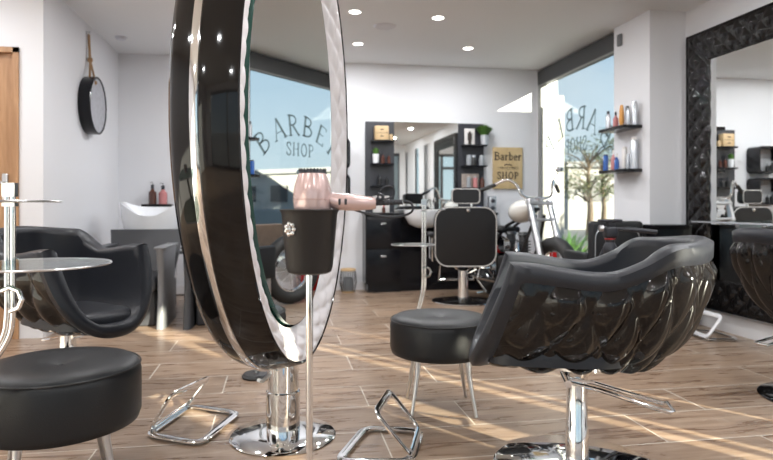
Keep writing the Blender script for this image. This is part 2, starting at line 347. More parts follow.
# ---------------------------------------------------------------- lettering
def bowl(x0, y0, x1, y1, n=8):
    return [(x0+(x1-x0)*math.sin(PI*k/n)**.7 if 0 < k < n else x0, y1+(y0-y1)*(1-math.cos(PI*k/n))/2) for k in range(n+1)]
def vert(x): return ([(x, 0), (x, 1)], .13)
def ser(x, y, w=.13): return ([(x-w, y), (x+w, y)], .05)
GL = {
 'B': (.72, [vert(.14), (bowl(.14, .53, .55, .98), .08), (bowl(.14, .02, .64, .53), .09), ser(.12, .02, .12), ser(.12, .98, .12)]),
 'A': (.80, [([(.06, 0), (.40, 1)], .05), ([(.40, 1), (.72, 0)], .13), ([(.18, .35), (.60, .35)], .05), ser(.06, .02, .09), ser(.72, .02, .12)]),
 'R': (.78, [vert(.14), (bowl(.14, .50, .56, .98), .08), ([(.32, .50), (.68, 0)], .12), ser(.12, .02, .12), ser(.12, .98, .12), ser(.70, .02, .07)]),
 'E': (.68, [vert(.14), ([(.14, .98), (.58, .98), (.58, .84)], .05), ([(.14, .52), (.46, .52)], .05), ([(.14, .02), (.60, .02), (.60, .18)], .05)]),
 'S': (.62, [([(.52, .76), (.50, .93), (.32, .99), (.14, .93), (.10, .76), (.20, .60), (.42, .44), (.54, .28), (.50, .08), (.30, .0), (.12, .06), (.08, .24)], .10)]),
 'H': (.84, [vert(.14), vert(.66), ([(.14, .52), (.66, .52)], .05), ser(.14, .02), ser(.14, .98), ser(.66, .02), ser(.66, .98)]),
 'O': (.80, [([(.39+.31*math.cos(2*PI*k/20), .5+.49*math.sin(2*PI*k/20)) for k in range(21)], .10)]),
 'P': (.70, [vert(.14), (bowl(.14, .46, .58, .98), .08), ser(.14, .02), ser(.12, .98, .12)]),
 'a': (.56, [([(.40, .60), (.40, .0)], .12), ([(.10, .50), (.24, .62), (.40, .58)], .08), ([(.40, .36), (.14, .30), (.08, .12), (.22, .02), (.40, .12)], .08), ser(.44, .02, .07)]),
 'r': (.48, [([(.14, 0), (.14, .62)], .12), ([(.14, .46), (.26, .60), (.40, .60), (.42, .50)], .08), ser(.14, .02, .12)]),
 'b': (.60, [([(.14, 0), (.14, 1)], .12), (bowl(.14, .02, .50, .60), .09), ser(.10, .98, .08)]),
 'e': (.54, [([(.10, .34), (.46, .34), (.42, .54), (.28, .62), (.12, .50), (.08, .30), (.14, .08), (.30, .0), (.46, .12)], .08)]),
}
def glyph(g, ch, fn, bold=1., dz=.002):
    for pts, wd in GL[ch][1]:
        wd *= bold
        for i in range(len(pts)-1):
            a = Vector((*pts[i], 0)); b = Vector((*pts[i+1], 0)); t = (b-a)
            if t.length < 1e-6: continue
            t.normalize(); n = Vector((-t.y, t.x, 0))*wd/2; e = t*wd*.18
            q = [a-n-e, b-n+e, b+n+e, a+n-e]
            g.add([fn(p.x, p.y, 0) for p in q]+[fn(p.x, p.y, dz) for p in q], [(0, 1, 2, 3), (7, 6, 5, 4), (0, 4, 5, 1), (1, 5, 6, 2), (2, 6, 7, 3), (3, 7, 4, 0)])
def line_text(g, s, size, fn, space=.08, bold=1.):       # centred
    W = sum(GL[c][0]+space for c in s)-space; x = -W/2
    for c in s:
        glyph(g, c, (lambda a, b, k, x0=x: fn((x0+a)*size, b*size, k)), bold); x += GL[c][0]+space

# BARBER arched over SHOP on the window, meant to be read from the street
tw = thing('window_lettering', 'grey-blue BARBER SHOP lettering arched across the side window, reversed from inside', 'lettering', (3.282, 6.40, 1.0))
word = 'BARBER'
for i, c in enumerate(word):
    a = math.asin((i-2.5)*.265/.99); w_ = GL[c][0]; g = G()
    def fn(u, v, k, a=a, w_=w_):
        u = (u-w_/2)*.27; r = .99-.12+v*.25
        return (-k, r*math.sin(a)+u*math.cos(a), r*math.cos(a)-u*math.sin(a))
    glyph(g, c, fn, .9); part('letter', g, VINYL, tw)
x_ = -.27
for c in 'SHOP':
    g = G(); glyph(g, c, lambda u, v, k, x0=x_: (-k, x0+u*.155, v*.155+.62), .9); part('letter', g, VINYL, tw); x_ += GL[c][0]*.155+.02

# ---------------------------------------------------------------- oval drum mirror
def tuft(U, V): return (abs(math.sin(PI*(U+V)))*abs(math.sin(PI*(U-V))))**.5
om = thing('oval_drum_mirror', 'tall oval salon mirror in a gloss black drum with chrome band and white quilted rim', 'mirror', (.019, 2.739, 0), math.radians(68.72))
ZM = 1.356; A0, B0 = .679, 1.007
def ell(sc, y, t, da=0): return (-.048+(A0*sc+da)*math.cos(t), y, ZM+(B0*sc+da)*math.sin(t))
prof = [(-.124, -.012), (-.129, -.004), (-.125, .002), (-.10, .010), (-.06, .020), (-.02, .026), (.002, .027)]
part('drum_body', G().grid(lambda u, v: ell(1, prof[round(v*6)][0], 2*PI*u, prof[round(v*6)][1]), 120, 6, cu=True), GLOSS, om)
prof2 = [(.032, .027), (.07, .020), (.10, .010), (.125, -.006), (.135, -.03), (.14, -.6789)]
part('rear_shell', G().grid(lambda u, v: ell(1, prof2[round(v*5)][0], 2*PI*u, prof2[round(v*5)][1]), 120, 5, cu=True), GLOSS, om)
pb = [(-.002, .020), (.002, .032), (.017, .036), (.030, .032), (.034, .020)]
part('chrome_band', G().grid(lambda u, v: ell(1, pb[round(v*4)][0], 2*PI*u, pb[round(v*4)][1]), 120, 4, cu=True), CHROME, om, 'chrome band around the drum')
AG, BG = .505, .842
def rim(u, v):
    t = 2*PI*u; k = v
    e = min(1, k*6)*min(1, (1-k)*2.2); h = .018*tuft(u*34, k*2)**1.2*e
    a = (A0-.010)*(1-k)+(AG+.012)*k; b = (B0-.010)*(1-k)+(BG+.012)*k
    return (-.048-.028*k+a*math.cos(t), -.124+.050*k-h, ZM+b*math.sin(t))
part('quilted_rim', G().grid(rim, 416, 24, cu=True), WLEA, om, 'white diamond-quilted leather rim', sharp=80)
part('glass_edge', G().grid(lambda u, v: (-.076+(AG+.004-.003*v)*math.cos(2*PI*u), -.066-.029*v, ZM+(BG+.004-.003*v)*math.sin(2*PI*u)), 120, 4, cu=True), GREEN, om, 'dark green edge around the glass')
part('glass', G().grid(lambda u, v: (-.076+AG*v*math.cos(2*PI*u), -.0945, ZM+BG*v*math.sin(2*PI*u)), 96, 1, cu=True), MIRR, om, 'oval mirror glass')
part('column', G().lathe([(.068, .17), (.068, .345), (.04, .38)], 40).lathe([(.045, .30), (.09, .335), (.13, .36), (.10, .37)], 32), CHROME, om)
part('column_sleeve', G().lathe([(.074, .012), (.074, .20), (.070, .205)], 40), CHROME, om)
part('base_disc', G().lathe([(.0001, .0), (.225, .0), (.232, .004), (.225, .010), (.10, .016), (.0001, .016)], 64), CHROME, om)
tg = G()
tg.tube([(-.10, .02, .345), (-.10, .02, .30), (-.16, .03, .285), (-.20, .03, .30)], .008); part('hinge_pin', tg, STEEL, om)

# ---------------------------------------------------------------- salon chairs
def chair_geo():
    def plan(s):      # s 0 front .. 1 back
        if s < .45: return (.25-.45*s/.45, .28)
        a = (s-.45)/.55*PI/2; return (-.2-.27*math.sin(a), .28*math.cos(a))
    zk = [(0, .80), (.30, .768), (.60, .868), (1, .885)]
    def zr(s):
        for (a, za), (b, zb) in zip(zk, zk[1:]):
            if s <= b: t = (s-a)/(b-a); t = t*t*(3-2*t); return za+(zb-za)*t
        return zk[-1][1]
    def S(u, v, inset=0., zb=.40, off=0.):
        sgn = -1 if u < .5 else 1; s = 1-abs(2*u-1); x, yy = plan(s)
        bx = .40-.55*(1-(1-s)**2.5); a = v*PI/2; h = math.sin(a)**(.85+.35*s if inset == 0 else .6); w_ = 1-math.cos(a)
        if inset: x += inset*.9*max(0, (s-.45)/.55)**.5 ; yy = yy*(1-inset/.28)
        q = min(1, s/.35); q = q*q*(3-2*q); hx = w_*(1-q)+h*q
        R = zr(s)
        p = Vector((bx+(x-bx)*hx, sgn*yy*h, zb+(R-zb)*w_))
        if off:
            c = Vector((bx-.02, 0, zb+.35)); n = p-Vector((min(.3, max(-.15, p.x)), 0, .72)); n.z *= .9
            n.normalize(); p = p+n*off
        return p
    return S, zr
S, zr = chair_geo()
def make_salon_chair(name, label, loc, rz, base_mat):
    t = thing(name, label, 'chair', loc, rz, None)
    def shell(u, v):
        U = .020+.96*u; V = .925*v
        e = min(1, min(u, 1-u)*30)*min(1, (1-v)*14)
        return S(U, V, off=.004+.031*e*tuft(u*13, v*1.6+.1)*min(1, v*4))
    part('tufted_shell', G().grid(shell, 260, 44), GLOSS, t, 'gloss black buttoned outer shell', sharp=80)
    def outer(u, v):
        e = max(0, min(1, (v-.895)*30), min(1, (.032-min(u, 1-u))*60))
        return S(u, v, off=-.010+.020*e)
    def inner(u, v):
        p = S(u, v, inset=.075, zb=.455); s = 1-abs(2*u-1)
        p.x -= .0*s; return p
    g = G(); nu, nv = 96, 30
    g.grid(outer, nu, nv); g.grid(inner, nu, nv)
    def edge(P, Q, n, out):         # rounded roll joining the outer and inner skin
        m = 6; fs = []; vs = []
        for i in range(n+1):
            a, b = P(i/n), Q(i/n); o = out(i/n)
            for k in range(m+1):
                q = k/m; vs.append(a.lerp(b, q)+o*math.sin(PI*q))
        for i in range(n):
            for k in range(m): fs.append((i*(m+1)+k, (i+1)*(m+1)+k, (i+1)*(m+1)+k+1, i*(m+1)+k+1))
        g.add(vs, fs)
    edge(lambda i: outer(i, 1), lambda i: inner(i, 1), nu, lambda i: Vector((.018*max(0, 1-min(i, 1-i)*25), 0, .018)))
    for uu in (0, 1):
        edge(lambda i: outer(uu, i), lambda i: inner(uu, i), nv, lambda i: Vector((.014, 0, .018*max(0, (i-.85)/.15))))
    part('padded_rim', g, LEATHG, t, 'matt graphite upholstery rolled over the rim', sharp=60)
    g = G()
    def cush(u, v):
        a = 2*PI*u; c, s_ = math.cos(a), math.sin(a); x = .5*(abs(c)**.5)*(1 if c > 0 else -1); y = .5*(abs(s_)**.5)*(1 if s_ > 0 else -1)
        k = math.sin(v*PI/2)**.5; return (.10+.52*x*k, .40*y*k, .435+.075*(1-(v)**4))
    part('seat_cushion', g.grid(cush, 48, 12, cu=True), LEATHG, t)
    part('column', G().lathe([(.043, .01), (.043, .17), (.040, .175), (.040, .36), (.075, .385), (.12, .40), (.12, .42)], 36), CHROME, t)
    part('base_disc', G().lathe([(.0001, 0), (.31, 0), (.32, .005), (.31, .011), (.12, .022), (.06, .03), (.0001, .03)], 72), base_mat, t)
    lv = [(.06, .05, .355), (-.05, .055, .35), (-.24, .06, .30), (-.30, .06, .285), (-.315, .05, .285), (-.315, .135, .28), (-.30, .145, .28), (-.24, .145, .295), (-.05, .12, .345), (.06, .09, .36)]
    g = G().tube(lv, .0075, 8).tube([(.05, -.01, .36), (.05, .13, .36)], .014); part('foot_lever', g, CHROME, t, 'chrome pump lever under the shell')
    return t
c1 = make_salon_chair('salon_chair', 'large black tub styling chair with buttoned gloss shell on chrome disc, right foreground', (1.139, 2.206, 0), math.radians(161), CHROME)
dup(c1, (-1.06, 3.35, 0), math.radians(-41), 'black tub styling chair on the left behind the round stool, open side turned right')
p = C(828, 300, 3.2); c3 = dup(c1, (p.x, p.y, 0), 0, 'black tub styling chair cut off by the right edge before the big framed mirror')
for ch in list(bpy.data.objects):
    if ch.parent == c3 and ch.name.startswith('base_disc'): ch.data = ch.data.copy(); ch.data.materials[0] = GLOSS

# ---------------------------------------------------------------- round stools
def make_stool(label, loc, rz, zb=.275):
    t = thing('round_stool', label, 'stool', loc, rz, None)
    r = .252
    pr = [(.0001, zb), (r-.03, zb), (r-.008, zb+.009), (r, zb+.035), (r, .42), (r-.008, .448), (r-.03, .463), (r-.09, .468), (.05, .463), (.018, .455), (.0001, .449)]
    part('seat', G().lathe(pr, 72), LEATHER, t, sharp=70)
    part('button', G().ball((0, 0, .452), .010, 12, .5), LEATHER, t)
    part('seam', G().tube([(r*1.003*math.cos(a*PI/36)-.004*math.cos(a*PI/36), (r-.003)*math.sin(a*PI/36), .447) for a in range(72)], .003, 6, True), MATTE, t)
    for k in range(4):
        a = PI/4+k*PI/2; x, y_ = .17*math.cos(a), .17*math.sin(a)
        part('leg', G().tube([(x, y_, .295), (x*1.04, y_*1.04, .2), (x*1.16, y_*1.16, .1), (x*1.3, y_*1.3, .0)], [.017, .013, .010, .008], 14), STEEL, t)
    return t
p = C(440, 300, 3.08)
s1 = make_stool('black leather round stool on four tapered metal legs in the middle, beside the tub chair', (p.x, p.y, 0), math.radians(-8))
p = C(60, 300, 2.17); s2 = make_stool('black leather round stool with centre button in the left foreground', (p.x, p.y, 0), math.radians(22), .243); s2.scale = (1.07, 1.07, 1.0)

# ---------------------------------------------------------------- dryer holder and hairdryer
D1 = 1.5
p = C(309.5, 300, D1)
hb = thing('dryer_holder', 'black cup holder on a thin chrome pole, carrying the hairdryer', 'holder', (p.x, p.y, 0), -YAW)
zr1 = 1.008
part('cup', G().lathe([(.0001, .853), (.045, .853), (.053, .857), (.057, .868), (.068, zr1-.01), (.073, zr1), (.070, zr1+.002), (.064, zr1-.012), (.053, .872), (.0001, .862)], 48), MATTE, hb)
g = G(); fc = Vector((-.039, -.0535, .963))
ux = Vector((.80, -.58, 0)).normalized(); uz = Vector((.02, .1, 1)).normalized()
g.ball(fc+Vector((-.0035, -.0055, 0)), .0078, 12)
for k in range(7): g.ball(fc+ux*(.0125*math.cos(2*PI*k/7))+uz*(.0125*math.sin(2*PI*k/7)), .0062, 10)
part('flower_badge', g, CHROME, hb, 'chrome flower ornament on the cup')
part('pole', G().tube([(0, 0, .01), (0, 0, .855)], .0085, 18), CHROME, hb)
part('base_disc', G().lathe([(.0001, 0), (.13, 0), (.135, .004), (.05, .012), (.0001, .012)], 40), CHROME, hb)
p = C(312.5, 300, D1)
hd = thing('hairdryer', 'rose gold hairdryer standing nose down in the black cup, handle to the right', 'hairdryer', (p.x, p.y, 0), -YAW)
part('barrel', G().lathe([(.0001, .955), (.036, .955), (.042, .99), (.0465, 1.02), (.0475, 1.035), (.047, 1.052), (.043, 1.072), (.036, 1.092), (.034, 1.098)], 48), ROSE, hd)
part('air_grille', G().lathe([(.0345, 1.096), (.034, 1.101), (.030, 1.107), (.02, 1.108), (.0001, 1.106)], 32), PLAST, hd, 'dark blue-black intake grille')
g = G()
for k in range(24):
    a = 2*PI*k/24; g.tube([(.033*math.cos(a), .033*math.sin(a), 1.098), (.0325*math.cos(a), .0325*math.sin(a), 1.109)], .0016, 5)
part('grille_ribs', g, PLAST, hd)
part('seam_ring', G().tube([(.0475*math.cos(a*PI/24), .0475*math.sin(a*PI/24), 1.034) for a in range(48)], .0009, 6, True), mat('dark_rose_seam', (.40, .24, .22), .4, var=(9, .1)), hd)  # thin seam ring in a darker rose
part('handle', G().tube([(.030, 0, 1.036), (.045, 0, 1.032), (.06, 0, 1.028), (.10, 0, 1.026), (.145, 0, 1.024), (.156, 0, 1.024)], [.017, .018, .0215, .021, .0165, .013], 22, flat=.98), ROSE, hd)
for x_ in (.068, .083):
    sw = part('switch', G().rbox(x_-.0035, x_+.0035, -.0225, -.015, 1.020, 1.036, .003), PLAST, hd, 'dark rocker switch')
g = G()
rel = [(.154+.0045*k, 0, 1.0245+.0002*k) for k in range(16)]
g.tube(rel, [.0075 if k % 2 else .0058 for k in range(16)], 12); part('strain_relief', g, PLAST, hd, 'ribbed dark cord guard')
def L(px, py, dd=0): return ((px-312.5)/F*D1, dd, HC-(py-HZ)/F*D1)
g = G().tube(catmull([L(404, 201), L(411, 203, .004), (L(413, 210, .01)), L(406, 215, .015), L(390, 217, .02), L(368, 214, .03), L(348, 208, .05), L(338, 203, .07), L(330, 203, .055), L(326, 209, .045), L(325, 225, .035), L(322, 255, .03)]), .0030, 8)
g.tube(catmull([L(376, 201, -.008), L(379, 194, -.01), L(383, 188, -.008), L(390, 186, 0), L(394, 190, .006), L(393, 196, .006), L(386, 199, -.004), L(378, 199, -.008)]), .0025, 8)
g.tube(catmull([L(379, 194, -.01), L(383, 196, -.011), L(381, 200, -.010), L(377, 198, -.010)]), .004, 8)
part('power_cord', g, PLAST, hd)

# ---------------------------------------------------------------- tray stands
def make_stand(label, loc, rz, z1, r1, o1, z2, r2, o2, ztop, leanx, bend, hook=.66, q=.2):
    t = thing('tray_stand', label, 'stand', loc, rz, None)
    g = G()
    for dx in (-.009, .009):
        P = [(dx, 0, ztop-.02), (dx, 0, 1.0), (dx, 0, bend+.1), (dx, 0, bend), (dx+leanx*.06, 0, bend-.08), (dx+leanx*.35, 0, bend-.2), (dx+leanx*.75, 0, bend-.36), (dx+leanx, 0, .09), (dx+leanx, 0, .04)]
        g.tube(catmull(P), .0075, 12)
    part('pole', g, CHROME, t)
    for za, zb in ((ztop-.04, ztop), (z1-.012, z1-.001), (z2-.012, z2-.001)): part('clamp', G().box(-.019, .019, -.010, .010, za, zb), STEEL, t)
    for z, r, o in ((z1, r1, o1), (z2, r2, o2)):
        tr = part('glass_tray', G().lathe([(.0001, 0), (r, 0), (r+.003, .003), (r, .006), (.0001, .006)], 48, (o, 0, z)), TGLASS, t, 'thin round glass tray')
        part('tray_edge', G().tube([(o+(r+.003)*math.cos(a*PI/24), (r+.003)*math.sin(a*PI/24), z+.003) for a in range(48)], .0035, 6, True), STEEL, tr)
    g = G().tube([(.012+.035*math.cos(a), -.02, hook+.035*math.sin(a)) for a in [(-.6+.3*k)*PI/1.2 for k in range(6)]], .007, 8)
    part('holder_ring', g, CHROME, t)
    g = G().tube([(leanx-q, 0, .05), (leanx+q, 0, .05)], .012, 10).tube([(leanx, -q, .05), (leanx, q, .05)], .012, 10)
    part('foot_cross', g, CHROME, t)
    for a, b in ((-q, 0), (q, 0), (0, -q), (0, q)):
        part('castor', G().ball((leanx+a, b, .022), .022, 12), RUBBER, t)
    return t
p = C(10, 300, 1.8)
make_stand('chrome twin-tube stand with two round glass trays at the left edge', (p.x, p.y, 0), -YAW, 1.028, .16, -.035, .842, .20, .076, 1.085, -.28, .70, .745)
p = C(424, 300, 4.2)
make_stand('chrome pole stand with glass trays beside the barber chair', (p.x, p.y, 0), -YAW, .985, .14, .0, .745, .145, -.075, 1.06, -.10, .50, .56, .10)

# ---------------------------------------------------------------- footrests
def rquad(P, r=.05, n=5):            # rounded loop through four corners in space
    P = [Vector(p) for p in P]; out = []
    for i in range(4):
        a, b, c = P[i-1], P[i], P[(i+1) % 4]; u = (a-b).normalized()*r; v = (c-b).normalized()*r
        for k in range(n+1):
            t = k/n; out.append((b+u)*(1-t)**2+b*2*t*(1-t)+(b+v)*t*t)
    return out
def make_footrest(label, A, B, Cc, D, T1, T2, m1=CHROME):   # hinge A-B, floor corners C D, top corners T1 (over A) T2, as (px, py[, depth])
    def W(q): return C(q[0], q[1], q[2] if len(q) > 2 else HC*F/(q[1]-HZ))
    A, B, Cc, D, T1, T2 = map(W, (A, B, Cc, D, T1, T2)); o = (A+B+Cc+D)/4; o.z = 0
    t = thing('footrest', label, 'footrest', o, 0, None)
    up = Vector((0, 0, .012))
    g = G().tube([q-o+up for q in rquad((A, B, D, Cc), .06)], .021, 8, True, flat=.4, up=(0, 0, 1)); part('floor_frame', g, CHROME, t)
    nrm = (B-A).cross(T1-A).normalized(); s_ = (B-A)*.04; up = Vector((0, 0, .025))
    g = G().tube([q-o for q in rquad((A+s_+up, B-s_+up, T2, T1), .045)], .019, 8, True, flat=.4, up=nrm); part('tilted_frame', g, m1, t)
    return t
make_footrest('chrome loop footrest on the floor between the left stool and the oval mirror', (148, 437), (190, 408), (200, 446), (238, 415), (170, 396, 2.68), (209, 378, 3.07))
make_footrest('chrome loop footrest on the floor in front of the round stool, in the middle', (411, 464), (420, 433), (338, 464), (366, 430), (376, 413, 2.42), (390, 391, 2.75))
make_footrest('footrest with upright pale frame standing below the framed wall mirror', (708, 341), (682, 331), (738, 341), (714, 333), (722, 317, 4.6), (693, 309, 4.95), BASEB)

# ---------------------------------------------------------------- tufted framed wall mirrors
def framed_mirror(y1, y0, z0, z1, label):       # y1 far end, y0 near end
    t = thing('framed_wall_mirror', label, 'mirror', (3.55, (y0+y1)/2, z0), 0, None)
    H = z1-z0; W = y1-y0; w_ = .235
    def side(Ln, P, cnr):
        n = round(Ln/.012); rows = 20
        def fn(u, v):
            k = w_*v; s = k+(Ln-2*k)*u         # mitred
            h = .065-.035*v; e = min(1, min(v, 1-v)*7)
            tt = tuft((s-Ln/2)/.155, v*1.5)
            return P(s, k, (h+.020*e*tt) if v < .985 else .018)
        return G().grid(fn, n, rows)
    y2 = W/2
    part('tufted_frame', side(H, lambda s, k, h: (-h, y2-k, s), 0), GLOSS, t, sharp=80)
    part('tufted_frame', side(H, lambda s, k, h: (-h, -y2+k, s), 0), GLOSS, t, sharp=80)
    part('tufted_frame', side(W, lambda s, k, h: (-h, -y2+s, H-k), 0), GLOSS, t, sharp=80)
    part('tufted_frame', side(W, lambda s, k, h: (-h, -y2+s, k), 0), GLOSS, t, sharp=80)
    g = G().box(-.07, -.0, -y2-.012, -y2, -.012, H+.012).box(-.07, 0, y2, y2+.012, -.012, H+.012).box(-.07, 0, -y2, y2, -.012, 0).box(-.07, 0, -y2, y2, H, H+.012)
    part('outer_edge', g, LACQ, t)
    part('glass', G().box(-.022, -.004, -y2+w_-.01, y2-w_+.01, w_-.01, H-w_+.01), MIRR, t)
framed_mirror(4.76, 3.0, .18, 2.46, 'wide wall mirror in a buttoned gloss black frame on the right wall')
framed_mirror(2.7, 1.0, .18, 2.46, 'second black-framed wall mirror, seen only as a reflection in the barber mirror')
# glass shelf before the mirror
sg = thing('glass_shelf', 'long glass shelf on steel brackets across the framed wall mirror', 'shelf', (3.5, 3.6, .885))
part('shelf_plate', G().rbox(-.30, .0, -.55, .72, 0, .012, .003), TGLASS, sg)
part('shelf_edge', G().box(-.304, -.300, -.55, .72, 0, .012), SILV, sg)
for yy in (-.3, .35): part('bracket', G().box(-.20, -.01, yy-.02, yy+.02, -.03, 0), STEEL, sg)

# black console and black chair piece left of it
cn = thing('console_cabinet', 'low gloss black console against the white pillar under the product shelves', 'cabinet', (0, 0, 0))
part('body', G().rbox(3.06, 3.40, 4.58, 4.83, .04, .83, .006), LACQ, cn)
part('worktop', G().rbox(3.04, 3.42, 4.56, 4.84, .83, .855, .004), LACQ, cn)
pc = thing('black_armchair', 'black armchair with pale piping behind the camera tripod, against the window', 'chair', (2.785, 4.74, 0), 0)
part('backrest', G().rbox(-.235, .245, -.05, .03, .35, .885, .03), LEATHER, pc)
part('piping', G().tube([(x, -.052, .60+z) for x, z in rrect(.40, .46, .09)], .004, 6, True), SILV, pc)
part('seat', G().rbox(-.235, .245, .03, .40, .33, .45, .03), LEATHER, pc)
for sx in (-1, 1): part('armrest', G().rbox(sx*.235-.03, sx*.235+.03, .0, .40, .30, .62, .02), LEATHER, pc)
for sx in (-1, 1):
    for yy in (0.02, .36): part('leg', G().box(sx*.20-.015, sx*.20+.015, yy-.015, yy+.015, 0, .34), STEEL, pc)
# camera tripod
tp = thing('camera_tripod', 'black camera tripod with tilting head and red ring behind the right tub chair', 'tripod', C(610, 300, 4.1)*Vector((1, 1, 0)), -YAW)
part('centre_column', G().tube([(0, 0, .45), (0, 0, .80)], .016, 14), STEEL, tp)
part('shoulder', G().lathe([(.03, .68), (.045, .70), (.045, .74), (.03, .77)], 18), PLAST, tp)
hh = part('head', G().rbox(-.04, .045, -.035, .035, .80, .875, .015).lathe([(.03, .77), (.035, .80)], 16), PLAST, tp)
part('red_ring', G().lathe([(.034, .790), (.036, .793), (.034, .796)], 20), RED, hh, 'thin red ring')
part('plate', G().rbox(-.075, .075, -.03, .03, .905, .925, .006).rbox(-.02, .03, -.02, .02, .87, .91, .005), PLAST, tp)
part('knob', G().tube([(-.08, -.02, .865), (-.055, -.02, .865)], .022, 16).tube([(-.083, -.02, .865), (-.08, -.02, .865)], .012, 12), STEEL, tp)
part('pan_handle', G().tube([(.04, -.01, .86), (.14, -.02, .855), (.30, -.03, .84)], [.010, .016, .016], 12), PLAST, tp)
for k in range(3):
    a = 2*PI*k/3+.5; c_, s_ = math.cos(a), math.sin(a)
    part('leg', G().tube([(.035*c_, .035*s_, .72), (.19*c_, .19*s_, .36), (.33*c_, .33*s_, .01)], [.017, .013, .009], 10), PLAST, tp)
# small hidden pedestal bases
def ped(px, py, d, r, label):
    p = C(px, py, d); t = thing('pedestal_base', label, 'base', (p.x, p.y, 0))
    part('disc', G().lathe([(.0001, 0), (r, 0), (r+.004, .006), (r*.9, .014), (.05, .024), (.0001, .024)], 40), MATTE, t)
    part('post', G().lathe([(.03, .02), (.03, .42)], 18), STEEL, t)
    return t
# pedestal stool behind the oval mirror and behind the tub chair
for px, d, r, lb in ((257, 3.62, .085, 'black swivel stool hidden behind the oval mirror, only its round foot showing'), (668, 4.62, .13, 'black swivel stool hidden behind the right tub chair, only its foot showing')):
    p = C(px, 300, d); t = thing('swivel_stool', lb, 'stool', (p.x, p.y, 0))
    part('base_disc', G().lathe([(.0001, 0), (r, 0), (r+.004, .010), (r*.9, .026), (.02, .03), (.0001, .03)], 40), MATTE, t)
    part('post', G().lathe([(.014, .02), (.014, .52)], 18), STEEL, t)
    part('seat', G().lathe([(.0001, .52), (r*.8, .52), (r*.95, .55), (r*.8, .585), (.0001, .59)], 40), LEATHER, t)

# ---------------------------------------------------------------- product shelves on the pillar
def bottle_geo(r, h, kind):
    if kind == 'spray': return [(.0001, 0), (r, 0), (r, h*.72), (r*.8, h*.80), (r*.45, h*.84)], [(r*.62, h*.82), (r*.62, h*.97), (r*.5, h), (.0001, h)]
    if kind == 'tube': return [(.0001, h*.14), (r*.9, h*.14), (r, h*.3), (r*.9, h*.7), (r*.5, h), (.0001, h)], [(.0001, 0), (r*.8, 0), (r*.8, h*.13), (.0001, h*.14)]
    if kind == 'can': return [(.0001, 0), (r, 0), (r, h*.86), (r*.8, h*.9)], [(r*.85, h*.9), (r*.8, h*.98), (.0001, h)]
    return [(.0001, 0), (r, 0), (r, h*.60), (r*.5, h*.70), (r*.38, h*.80)], [(r*.42, h*.78), (r*.42, h), (.0001, h)]
def bottle(loc, r, h, kind, m, cap, label, group):
    t = thing('bottle', label, 'bottle', loc, 0, group); a, b = bottle_geo(r, h, kind)
    part('bottle_body', G().lathe(a, 18), m, t); part('cap', G().lathe(b, 18), cap, t)
    if kind == 'pump':
        part('pump_nozzle', G().tube([(0, 0, h-.005), (0, 0, h+.025), (-.03, 0, h+.022)], .004, 6), cap, t)
def pshelf(z, lab):
    g = G().rbox(3.02, 3.2, 4.98, 5.42, z-.028, z, .003); return solo('wall_shelf', g, LACQ, lab, 'shelf')
zs1 = zat(612, 126, 5.2); zs2 = zat(612, 170, 5.2)
# depth of the pillar shelves is about 5.4
zs1 = HC+(205-124.5)*5.45/F; zs2 = HC+(205-168.5)*5.45/F
pshelf(zs1, 'upper black shelf on the white pillar beside the window, holding styling bottles')
pshelf(zs2, 'lower black shelf on the white pillar beside the window, holding blue and white bottles')
gp = 'products on the upper pillar shelf'
for (px, x_, y_, r, h, kd, m, cp, lb) in (
    (0, 3.07, 5.33, .022, .17, 'spray', SILV, PLAST, 'white patterned spray bottle at the left end of the upper pillar shelf'),
    (0, 3.10, 5.25, .024, .15, 'bottle', PINK, PLAST, 'small pinkish bottle with dark cap on the upper pillar shelf'),
    (0, 3.10, 5.15, .024, .20, 'tube', ORANGE, ORANGE, 'tall orange tube in the middle of the upper pillar shelf'),
    (0, 3.14, 5.12, .018, .19, 'can', MATTE, PLAST, 'thin black bottle right behind the orange tube'),
    (0, 3.11, 5.06, .021, .15, 'tube', SILV, SILV, 'leaning grey tube near the right end of the upper pillar shelf'),
    (0, 3.15, 5.02, .024, .22, 'can', SILV, SILV, 'tallest silver can at the right end of the upper pillar shelf')):
    bottle((x_, y_, zs1), r, h, kd, m, cp, lb, gp)
gp = 'products on the lower pillar shelf'
for (x_, y_, r, h, kd, m, cp, lb) in (
    (3.05, 5.34, .024, .155, 'can', BLUE, PLAST, 'blue can with black cap at the left end of the lower pillar shelf'),
    (3.10, 5.29, .022, .19, 'bottle', PINK, PAPER, 'tall beige bottle between the two blue ones on the lower pillar shelf'),
    (3.08, 5.20, .022, .15, 'bottle', BLUE, PAPER, 'blue bottle with white cap, second blue one from the left'),
    (3.13, 5.15, .026, .21, 'can', PAPER, PAPER, 'tall white can on the lower pillar shelf'),
    (3.12, 5.08, .018, .14, 'tube', SILV, SILV, 'small leaning silver tube on the lower pillar shelf'),
    (3.15, 5.03, .032, .29, 'can', SILV, PAPER, 'tallest grey bottle with white cap at the right end of the lower shelf')):
    bottle((x_, y_, zs2), r, h, kd, m, cp, lb, gp)

